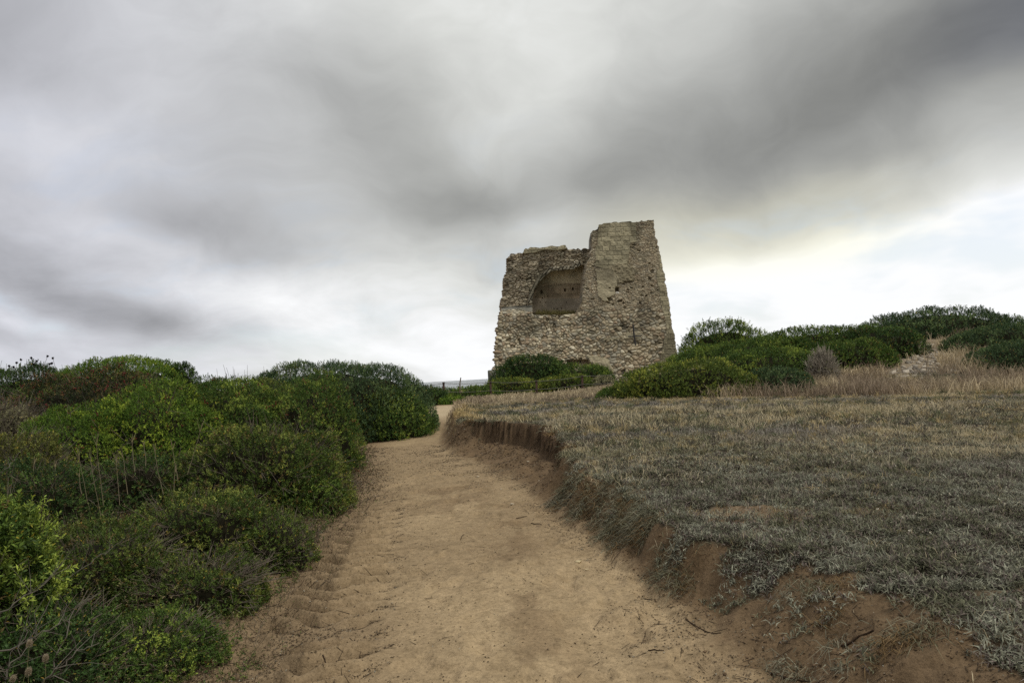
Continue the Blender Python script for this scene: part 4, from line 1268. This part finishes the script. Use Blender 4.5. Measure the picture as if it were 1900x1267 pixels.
def undergrowth():
    """dry brown stems and leaves between the shrubs on the left"""
    s = Soup()
    def dens(x, y):
        xl = np.interp(y, YL, XL)
        return (x < xl + .10 + .5 * rng.random(x.shape) ** 3) * frame_ok(x, y, .8) * (.3 + .7 * sstep(.35, .6, fbm(x * 1.6, y * 1.6, 3, 150))) * (x > xl - 4.5)
    xy = scatter(9000, (-10, -1.4), (2.8, 17), dens, 1.3)
    A = ground_pts(xy, -.01); n = len(A)
    d = unit(np.stack([rng.normal(0, .8, n), rng.normal(0, .8, n), rng.uniform(.2, 1.2, n)], 1))
    l = rng.uniform(.06, .32, n)[:, None]
    B1 = A + d * l * .5; d2 = unit(d + rng.normal(0, .45, (n, 3))); B2 = B1 + d2 * l * .5
    rr = np.maximum(.0015, .0003 * A[:, 1])
    c = np.where(rng.random((n, 1)) < .4, lin((126, 116, 100)), lin((92, 74, 56))) * rng.uniform(.4, 1.15, (n, 1))
    for a, b, r0, r1 in ((A, B1, 1.2, .9), (B1, B2, .9, .5)):
        V, F = segs_mesh(a, b, rr * r0, rr * r1); s.add(V, F, np.repeat(c, 6, 0))
    # leaves on them
    xy = scatter(60000, (-10, -1.4), (2.8, 17), dens, 1.3)
    P = ground_pts(xy, 0); n = len(P)
    P[:, 2] += rng.uniform(0, .22, n) * fbm(xy[:, 0] * 3, xy[:, 1] * 3, 2, 151) * 1.6
    V, F = leaf_verts(P, rand_unit(n), rand_unit(n), np.maximum(.014, .003 * P[:, 1]) * rng.uniform(.6, 1.3, n), np.maximum(.006, .0012 * P[:, 1]), .2)
    g = (rng.random((n, 1)) < .25 + .5 * sstep(.4, .6, fbm(xy[:, 0] * 2, xy[:, 1] * 2, 3, 152))[:, None])
    c = np.where(g, lin((96, 108, 58)), lin((116, 98, 76))) * rng.uniform(.4, 1.2, (n, 1))
    s.add(V, F, np.repeat(c, 4, 0))
    tag(s.build('undergrowth', M_GRASS), 'tangle of dry brown stems and small leaves between the shrubs left of the path', 'undergrowth', kind='stuff')


def ground_cover():
    """low leafy growth that knits the shrubs together"""
    def dens(x, y):
        xl = np.interp(y, YL, XL)
        return (x < xl + .05 + .25 * (vnoise(x * 2, y * 3, 160) - .3)) * frame_ok(x, y, .6) * (.15 + .85 * sstep(.40, .6, fbm(x * 1.8, y * 1.8, 3, 161))) * (x > xl - 5)
    xy = scatter(17000, (-10, -1.2), (2.8, 19), dens, 1.25)
    P = ground_pts(xy, 0); n = len(P)
    hh = .05 + .34 * fbm(xy[:, 0] * 1.6, xy[:, 1] * 1.6, 3, 162)
    xl = np.interp(xy[:, 1], YL, XL)
    hh = hh * sstep(-.1, .6, xl - xy[:, 0] + .1)
    P[:, 2] += hh * rng.random(n) ** .5
    k = 9; idx = np.repeat(np.arange(n), k); m = n * k
    ax = unit(np.array([0, 0, .8]) + rng.normal(0, .6, (n, 3)))[idx]
    ld = unit(ax * .6 + rand_unit(m))
    L = np.maximum(.016, .0026 * P[:, 1])[idx] * rng.uniform(.6, 1.25, m)
    p = P[idx] + ax * (rng.random(m) * .05)[:, None]
    V, F = leaf_verts(p, ld, unit(np.array([0, 0, 1.]) + rng.normal(0, .5, (m, 3))), L, L * .45)
    g = rng.random((n, 1))
    c = np.where(g < .5, lin((66, 84, 38)), np.where(g < .8, lin((96, 108, 54)), lin((118, 108, 76)))) * 1.5
    s = Soup(); s.add(V, F, np.repeat(c[idx] * rng.uniform(.45, 1.3, (m, 1)), 4, 0))
    tag(s.build('ground_cover', M_LEAF), 'low ragged green growth filling the gaps between the shrubs left of the path', 'ground cover', kind='stuff')


ground_cover()
silver_turf()
dry_grass()
tall_grass()
bank_tufts()
roots()
litter()
undergrowth()


# ------------------------------------------------------------------ single plants and stems
def stem_between(px0, py0, px1, py1, d0, d1, r=.006, wob=.02, n=7):
    a = at_d(px0, py0, d0); b = at_d(px1, py1, d1)
    t = np.linspace(0, 1, n)[:, None]
    p = a + (b - a) * t + np.cumsum(rng.normal(0, wob * .3, (n, 3)), 0) * (t * (1 - t) * 4)
    return p


def one_mesh(name, soup, origin, mat, label, cat, group=None):
    V = np.concatenate(soup.V) - origin
    me = new_mesh(name, V, [np.concatenate(f) for f in soup.F.values()], np.concatenate(soup.C), mat, True)
    o = link(name, me, None, origin)
    return tag(o, label, cat, group)


ORD = ['first', 'second', 'third', 'fourth', 'fifth', 'sixth', 'seventh', 'eighth', 'ninth', 'tenth', 'eleventh', 'twelfth', 'thirteenth', 'fourteenth', 'fifteenth']
stalks = [(172, 960, 142, 830), (188, 950, 165, 835), (192, 925, 177, 805), (222, 925, 215, 842), (237, 905, 226, 835), (250, 862, 244, 810), (303, 905, 286, 825),
          (322, 905, 326, 868), (330, 880, 318, 822), (348, 868, 375, 785), (270, 852, 266, 820), (64, 890, 64, 855), (104, 895, 103, 860), (152, 905, 146, 878)]
for (a0, b0, a1, b1) in sorted(stalks):
    nth = ORD[sorted(stalks).index((a0, b0, a1, b1))]
    d = 7.2
    p = stem_between(a0, b0 + 12, a1, b1, d, d + .15, wob=.010)
    s = Soup(); s.add(*tube_path(p, .0036, .0018, 4), lin((142, 130, 104)) * .62)
    for q in range(3):
        e = p[-1] + rng.normal(0, .02, 3) + np.array([0, 0, .02]); s.add(*tube_path(np.array([p[-2], (p[-2] + e) / 2, e]), .003, .0015, 3), lin((130, 118, 90)))
    one_mesh('dry_stalk', s, p[0].copy(), M_WOOD, f'{nth} from the left of the thin bare stalks before the dark hedge hollow', 'stalk', 'bare dry stalks before the hedge')

# seed heads on the skyline at the far left
root = tag(link('seedhead_plant', None), 'tall thin dry plant with dark round seed heads against the sky at far left', 'plant')
O = at_d(60, 700, 21.0); root.location = O
heads = [(17, 679, 20, 692), (31, 673, 33, 690), (39, 667, 45, 686), (58, 664, 55, 684), (68, 670, 70, 686), (88, 661, 80, 686), (98, 664.5, 101, 686), (96, 674, 92, 690), (92, 675, 90, 690), (25, 681, 24, 694), (63, 676, 63, 690)]
ss, sh = Soup(), Soup()
for (hx, hy, bx, by) in heads:
    a = at_d(bx, by + 14, 21.0) - O; b = at_d(hx, hy, 21.0) - O
    ss.add(*tube_path(np.array([a, (a + b) / 2 + rng.normal(0, .03, 3), b]), .007, .005, 4), lin((70, 66, 58)))
    q = rand_unit(40); V, F = leaf_verts(np.tile(b, (40, 1)), q, rand_unit(40), np.full(40, .045), np.full(40, .03), .1)
    sh = Soup(); sh.add(V, F, lin((46, 40, 40))); sh.build('seed_head', M_WOOD, root)
    ss.build('stem', M_WOOD, root); ss = Soup()

# thin grass stems poking above the left shrubs' skyline
spk = [(186, 660, 192, 678), (200, 662, 206, 676), (218, 658, 218, 672), (146, 668, 148, 684), (414, 676, 424, 702), (420, 682, 428, 702), (432, 680, 436, 702), (402, 684, 404, 704),
       (459, 677, 462, 704), (454, 686, 456, 704), (514, 674, 520, 690), (524, 672, 528, 688), (664, 668, 664, 680), (442, 692, 446, 706), (536, 680, 540, 694)]
for (a1, b1, a0, b0) in sorted(spk):
    nth = ORD[sorted(spk).index((a1, b1, a0, b0))]
    p = stem_between(a0, b0 + 10, a1, b1, 17.5, 17.5, n=5)
    s = Soup(); s.add(*tube_path(p, .007, .003, 3), lin((96, 88, 66)))
    one_mesh('grass_stem', s, p[0].copy(), M_WOOD, f'{nth} from the left of the hair thin dry stems above the left skyline', 'grass stem', 'grass stems on the left skyline')

# dead branches in the bottom left corner
def branch(pts, r, label):
    P = np.array([at_d(a, b, d) for (a, b, d) in pts])
    t = np.linspace(0, len(P) - 1, 14); i = np.clip(t.astype(int), 0, len(P) - 2); f = (t - i)[:, None]
    Q = P[i] * (1 - f) + P[i + 1] * f + rng.normal(0, .006, (14, 3))
    r *= .7; s = Soup(); s.add(*tube_path(Q, r, r * .35, 5), lin((104, 98, 88)))
    for q in range(9):
        j = rng.integers(2, 12); e = Q[j] + unit(rng.normal(0, 1, 3) + unit(Q[j + 1] - Q[j]) * 1.2 + np.array([0, 0, .4])) * rng.uniform(.08, .2)
        m_ = (Q[j] + e) / 2 + rng.normal(0, .012, 3)
        s.add(*tube_path(np.array([Q[j], m_, e]), r * .45, r * .15, 3), lin((112, 106, 96)) * rng.uniform(.6, 1.1))
    return one_mesh('dead_branch', s, P[0].copy(), M_WOOD, label, 'branch')


branch([(60, 1280, 2.9), (110, 1235, 2.9), (150, 1205, 2.95), (185, 1192, 3.0)], .006, 'grey bare branch rising right from the bottom edge, lowest of the left corner')
branch([(-10, 1215, 2.9), (50, 1190, 2.9), (100, 1160, 2.95), (127, 1146, 3.0)], .006, 'grey bare branch lying nearly level in the bottom left corner')
branch([(-10, 1140, 3.0), (30, 1120, 3.0), (80, 1085, 3.1), (135, 1045, 3.2)], .005, 'grey bare branch crossing the foot of the vivid foreground mastic')
branch([(10, 1270, 2.8), (18, 1240, 2.8), (40, 1200, 2.85), (60, 1150, 2.9)], .005, 'grey bare branch standing steeply at the bottom left corner')
branch([(120, 1075, 4.2), (160, 1050, 4.3), (200, 1022, 4.5), (232, 1000, 4.6)], .004, 'long thin pale twig slanting up over the low shrubs of the left foreground')
branch([(100, 1240, 3.0), (122, 1175, 3.0), (138, 1130, 3.1), (145, 1110, 3.1)], .004, 'thin grey branch standing among low leaves right of the corner branches')
branch([(0, 880, 6.0), (12, 868, 6.0), (24, 855, 6.1), (32, 850, 6.1)], .006, 'pale curved stem arching in from the left edge above the vivid mastic')

# hare's tail grass heads near the corner
for i, (hx, hy, bx, by, lb) in enumerate([(54, 1198, 40, 1275, 'uppermost fluffy pale grass head in the bottom left corner'), (84, 1225, 78, 1280, 'rightmost fluffy pale grass head in the bottom left corner'),
                                          (52, 1250, 46, 1285, 'fluffy pale grass head tilted at the bottom left corner'), (22, 1263, 10, 1290, 'lowest fluffy pale grass head cut by the bottom edge')]):
    b = at_d(hx, hy, 2.75); a = at_d(bx, by, 2.75)
    s = Soup(); s.add(*tube_path(np.array([a, (a + b) / 2 + np.array([.008, 0, 0]), b]), .0016, .001, 4), lin((120, 118, 80)))
    n = 500; q = rand_unit(n); ax = unit(b - a)
    c0 = b + ax * .008 + q * np.array([.005, .005, .005]) + ax * rng.normal(0, .005, (n, 1))
    V, F = leaf_verts(c0, unit(q + ax * .8), rand_unit(n), np.full(n, .009), np.full(n, .0012), .05)
    s.add(V, F, lin((176, 162, 138)))
    one_mesh('hare_tail_grass', s, a.copy(), M_GRASS, lb, 'grass plant', 'fluffy grass heads')


# ------------------------------------------------------------------ stones and sticks on the path
def stone(name, px, py, size, col, label, cat='stone', group=None, flat=.6, lift=0.0, d=None, seed=0, cam_h=None):
    r = ray(px, py)
    if d is None:
        z = 0.0
        for _ in range(12):
            p = at_z(px, py, z); z = float(height(p[0], p[1]))
        p = np.array([p[0], p[1], z])
    else:
        p = at_d(px, py, d)
    nr, nc = 9, 14
    th = np.linspace(0, math.pi, nr); ph = np.linspace(0, 2 * math.pi, nc, endpoint=False)
    TH, PH = np.meshgrid(th, ph, indexing='ij')
    q = np.stack([np.sin(TH) * np.cos(PH), np.sin(TH) * np.sin(PH), np.cos(TH)], -1).reshape(-1, 3)
    q = q * (.75 + .6 * vnoise3(q * 1.7 + seed * 7.7 + 20, 200))[:, None]
    q = np.clip(q, -.85, .85)
    V = q * size * np.array([1, .8, flat])
    F = []
    for i in range(nr - 1):
        for j in range(nc):
            F.append((i * nc + j, (i + 1) * nc + j, (i + 1) * nc + (j + 1) % nc, i * nc + (j + 1) % nc))
    C = col * (.8 + .4 * vnoise3(q * 5 + 3, 201))[:, None]
    me = new_mesh(name, V, np.array(F), C, M_STONE, False)
    o = link(name, me, None, p + np.array([0, 0, size * flat * .35 + lift]))
    o.rotation_euler[2] = rng.random() * 6
    return tag(o, label, cat, group)


stone('white_stone', 518, 1048, .034, lin((222, 220, 214)), 'small white stone at the left margin of the sand, nearest the low shrubs', seed=1)
stone('white_stone', 579, 1035, .036, lin((190, 184, 172)), 'small whitish stone lying on the sand a step right of the whitest one', seed=2)
stone('chalk_piece', 1073, 1042, .030, lin((206, 190, 152)), 'flat pale yellowish chip lying in the middle right of the path', flat=.3, seed=3)
stone('chalk_piece', 1089, 1057, .018, lin((190, 172, 138)), 'tiny pale chip just below the larger yellowish one on the path', flat=.4, seed=4)
stone('reddish_stone', 385, 1229, .030, lin((132, 92, 70)), 'reddish brown pebble among litter at the edge of the nearest low shrub', seed=5)
for i, (a, b, s_, lb) in enumerate([(796, 813, .045, 'pale pebble near the foot of the largest dome shrub, where the path narrows'), (883, 811, .05, 'pale pebble at the left end of the broken bank'),
                                  (945, 838, .05, 'pale pebble just below the middle of the broken bank'), (980, 860, .045, 'pale pebble low on the slope under the broken bank, right of the others'),
                                  (1000, 892, .03, 'small pale pebble at the foot of the slope, nearest the overhanging tufts'), (925, 826, .04, 'pale pebble tucked against the base of the broken bank'),
                                  (822, 956, .014, 'tiny pale pebble on the left half of the clear sand'), (1036, 946, .014, 'tiny pale pebble on the right half of the clear sand')]):
    stone('pebble', a, b, s_ * .55, lin((186, 172, 148)), lb, group='loose pebbles along the path', seed=10 + i)



def stick(p0, p1, r, label, group=None):
    a, b = [], None
    out = []
    for (px, py) in (p0, p1):
        z = 0.0
        for _ in range(12):
            q = at_z(px, py, z); z = float(height(q[0], q[1]))
        out.append(np.array([q[0], q[1], z + r]))
    t = np.linspace(0, 1, 6)[:, None]
    P = out[0] * (1 - t) + out[1] * t; P[1:-1, :2] += rng.normal(0, .004, (4, 2)); P[:, 2] = height(P[:, 0], P[:, 1]) + r
    s = Soup(); s.add(*tube_path(P, r, r * .6, 5), lin((64, 50, 38)))
    return one_mesh('stick', s, P[0].copy(), M_WOOD, label, 'stick', group)


stick((1203, 1207), (1232, 1207), .004, 'short dark stick lying on bare sand at the lower right of the path')
stick((958, 962), (978, 958), .005, 'short dark stick on the sand beside a speck of yellow leaf')
stick((985, 971), (1006, 974), .005, 'short stick on the sand, second from the top of the path middle')
stick((854, 1002), (861, 991), .003, 'thin twig standing out on the clear sand left of the dark patches')
stick((1265, 1040), (1330, 1070), .004, 'thin twig at the foot of the bank under a hanging tuft')
stick((1430, 1250), (1500, 1218), .006, 'pale straw coloured stem lying on the bank slope at the bottom')
stick((1560, 1200), (1620, 1165), .006, 'straw coloured stem lying higher on the bank slope at the bottom right')
stick((600, 1243), (640, 1230), .004, 'dark forked twig on the sand near the bottom of the tyre tracks')


# pale rubble on the dune
def rubble():
    s = Soup()
    oc = rand_unit(14)
    spots = []
    for (x0, x1, y0, y1, n, sz) in ((1655, 1722, 676, 704, 45, .09), (1665, 1740, 628, 662, 60, .06), (1640, 1700, 650, 680, 34, .06), (1530, 1560, 700, 716, 30, .12), (1700, 1752, 660, 684, 30, .08), (1758, 1778, 688, 694, 10, .1), (1680, 1740, 645, 690, 90, .07)):
        for _ in range(n):
            a = np.clip(rng.normal(.5, .25), 0, 1); spots.append((x0 + (x1 - x0) * rng.random(), y0 + (y1 - y0) * a, sz * rng.uniform(.4, 1.3)))
    Ff = np.array([[0, 1, 2, 3], [7, 6, 5, 4], [0, 4, 5, 1], [1, 5, 6, 2], [2, 6, 7, 3], [3, 7, 4, 0]])
    cube = np.array([[-1, -1, -.6], [-1, 1, -.6], [1, 1, -.6], [1, -1, -.6], [-1, -1, .6], [-1, 1, .6], [1, 1, .6], [1, -1, .6]], float)
    ds = np.linspace(19, 42, 400)
    for (px, py, sz) in spots:
        p = at_d(np.full(400, px), np.full(400, py), ds)
        hit = np.nonzero(p[:, 2] < height(p[:, 0], p[:, 1]))[0]
        if not len(hit):
            continue
        p = p[hit[0]]
        q = cube * rng.uniform(.6, 1.2, (8, 3)) * sz
        a = rng.random() * 6.28; ca, sa = math.cos(a), math.sin(a); tl = rng.normal(0, .4)
        Rz = np.array([[ca, -sa, 0], [sa, ca, 0], [0, 0, 1]]); Rx = np.array([[1, 0, 0], [0, math.cos(tl), -math.sin(tl)], [0, math.sin(tl), math.cos(tl)]])
        s.add(q @ (Rz @ Rx).T + p + np.array([0, 0, sz * .25]), Ff, lin((178, 168, 152)) * rng.uniform(.45, 1.15))
    tag(s.build('rubble', M_STONE), 'pale stones spilling down the bare gully of the right hand dune', 'rubble', kind='stuff')


rubble()


# ------------------------------------------------------------------ fence, marker stick and low wall by the tower
def fence():
    root = tag(link('wire_fence', None), 'low fence of rusty iron posts and slack wires crossing before the tower', 'fence')
    FD = 37.0
    posts = [(760, 716, 748), (823, 710, 742), (910, 708, 738), (995, 706, 736), (1080, 697, 728), (1168.5, 690, 720)]
    O = at_d(995, 730, FD); root.location = O
    tops = []
    for (px, y0, y1) in posts:
        d = FD + (px - 995) * .004
        a = at_d(px + 1, y1, d); b = at_d(px, y0, d)
        a[2] = min(a[2], float(height(a[0], a[1]))) - .1
        r = .055
        s = Soup()
        # angle-iron section with a cap
        pr = np.array([[-r, -r], [r, -r], [r, r * .2], [-r * .5, r * .2], [-r * .5, r], [-r, r]])
        for (u0, u1, k) in ((a, b, 1.0), (b, b + np.array([0, 0, .03]), 1.35)):
            V = np.concatenate([np.concatenate([pr * k, np.zeros((6, 1))], 1) + u0, np.concatenate([pr * k, np.zeros((6, 1))], 1) + u1]) - O
            F4 = np.array([[i, (i + 1) % 6, 6 + (i + 1) % 6, 6 + i] for i in range(6)])
            s.add(V, [F4, np.array([[11, 10, 9, 8, 7, 6][::-1]])], lin((70, 52, 44)))
        s.build('post', M_RUST, root)
        tops.append((a, b))
    for k, name in ((.97, 'wire'), (.50, 'wire')):
        for i in range(len(tops) - 1):
            a = tops[i][0] + (tops[i][1] - tops[i][0]) * k; b = tops[i + 1][0] + (tops[i + 1][1] - tops[i + 1][0]) * k
            a = np.array([a[0], a[1], tops[i][1][2] - (1 - k) * .95]); b = np.array([b[0], b[1], tops[i + 1][1][2] - (1 - k) * .95])
            t = np.linspace(0, 1, 9)[:, None]
            P = a * (1 - t) + b * t; P[:, 2] -= (.05 * 4 * t * (1 - t))[:, 0] + rng.normal(0, .004, 9)
            P[:, 1] -= .07
            s = Soup(); s.add(*tube_path(P - O, .012, .012, 4), lin((116, 112, 104))); s.build(name, M_RUST, root)


fence()
p = np.array([at_d(852.5, 722, 36.5), at_d(853.2, 712, 36.5), at_d(855, 700.5, 36.4)])
p[0][2] = float(height(p[0][0], p[0][1])) - .1
s = Soup(); s.add(*tube_path(p, .045, .03, 6), lin((128, 112, 92)))
one_mesh('marker_stick', s, p[0].copy(), M_WOOD, 'lone thin wooden stake leaning against the strip of sea', 'stake')

# corner of a concrete block left of the tower's foot
a = at_d(905.3, 687, 48.0); b = at_d(940, 685, 48.0)
V = []
zb = float(height(a[0], 48.0)) - .3
for (x, z) in ((a[0], zb), (b[0], zb), (b[0], a[2] + .02), (a[0] + .05, a[2]), (a[0], a[2] - .06)):
    V.append((x, 47.4, z))
V = np.array(V); Vb = V.copy(); Vb[:, 1] += 1.6
nV = len(V)
F5 = np.array([list(range(nV)), list(range(2 * nV - 1, nV - 1, -1))])
F4 = np.array([[(i + 1) % nV, i, nV + i, nV + (i + 1) % nV] for i in range(nV)])
me = new_mesh('concrete_block', np.concatenate([V, Vb]) - V[0], [F5, F4], np.tile(lin((112, 112, 100)), (2 * nV, 1)), M_STONE)
tag(link('concrete_block', me, None, V[0]), 'low grey concrete block half hidden by shrubs at the left foot of the tower', 'block')
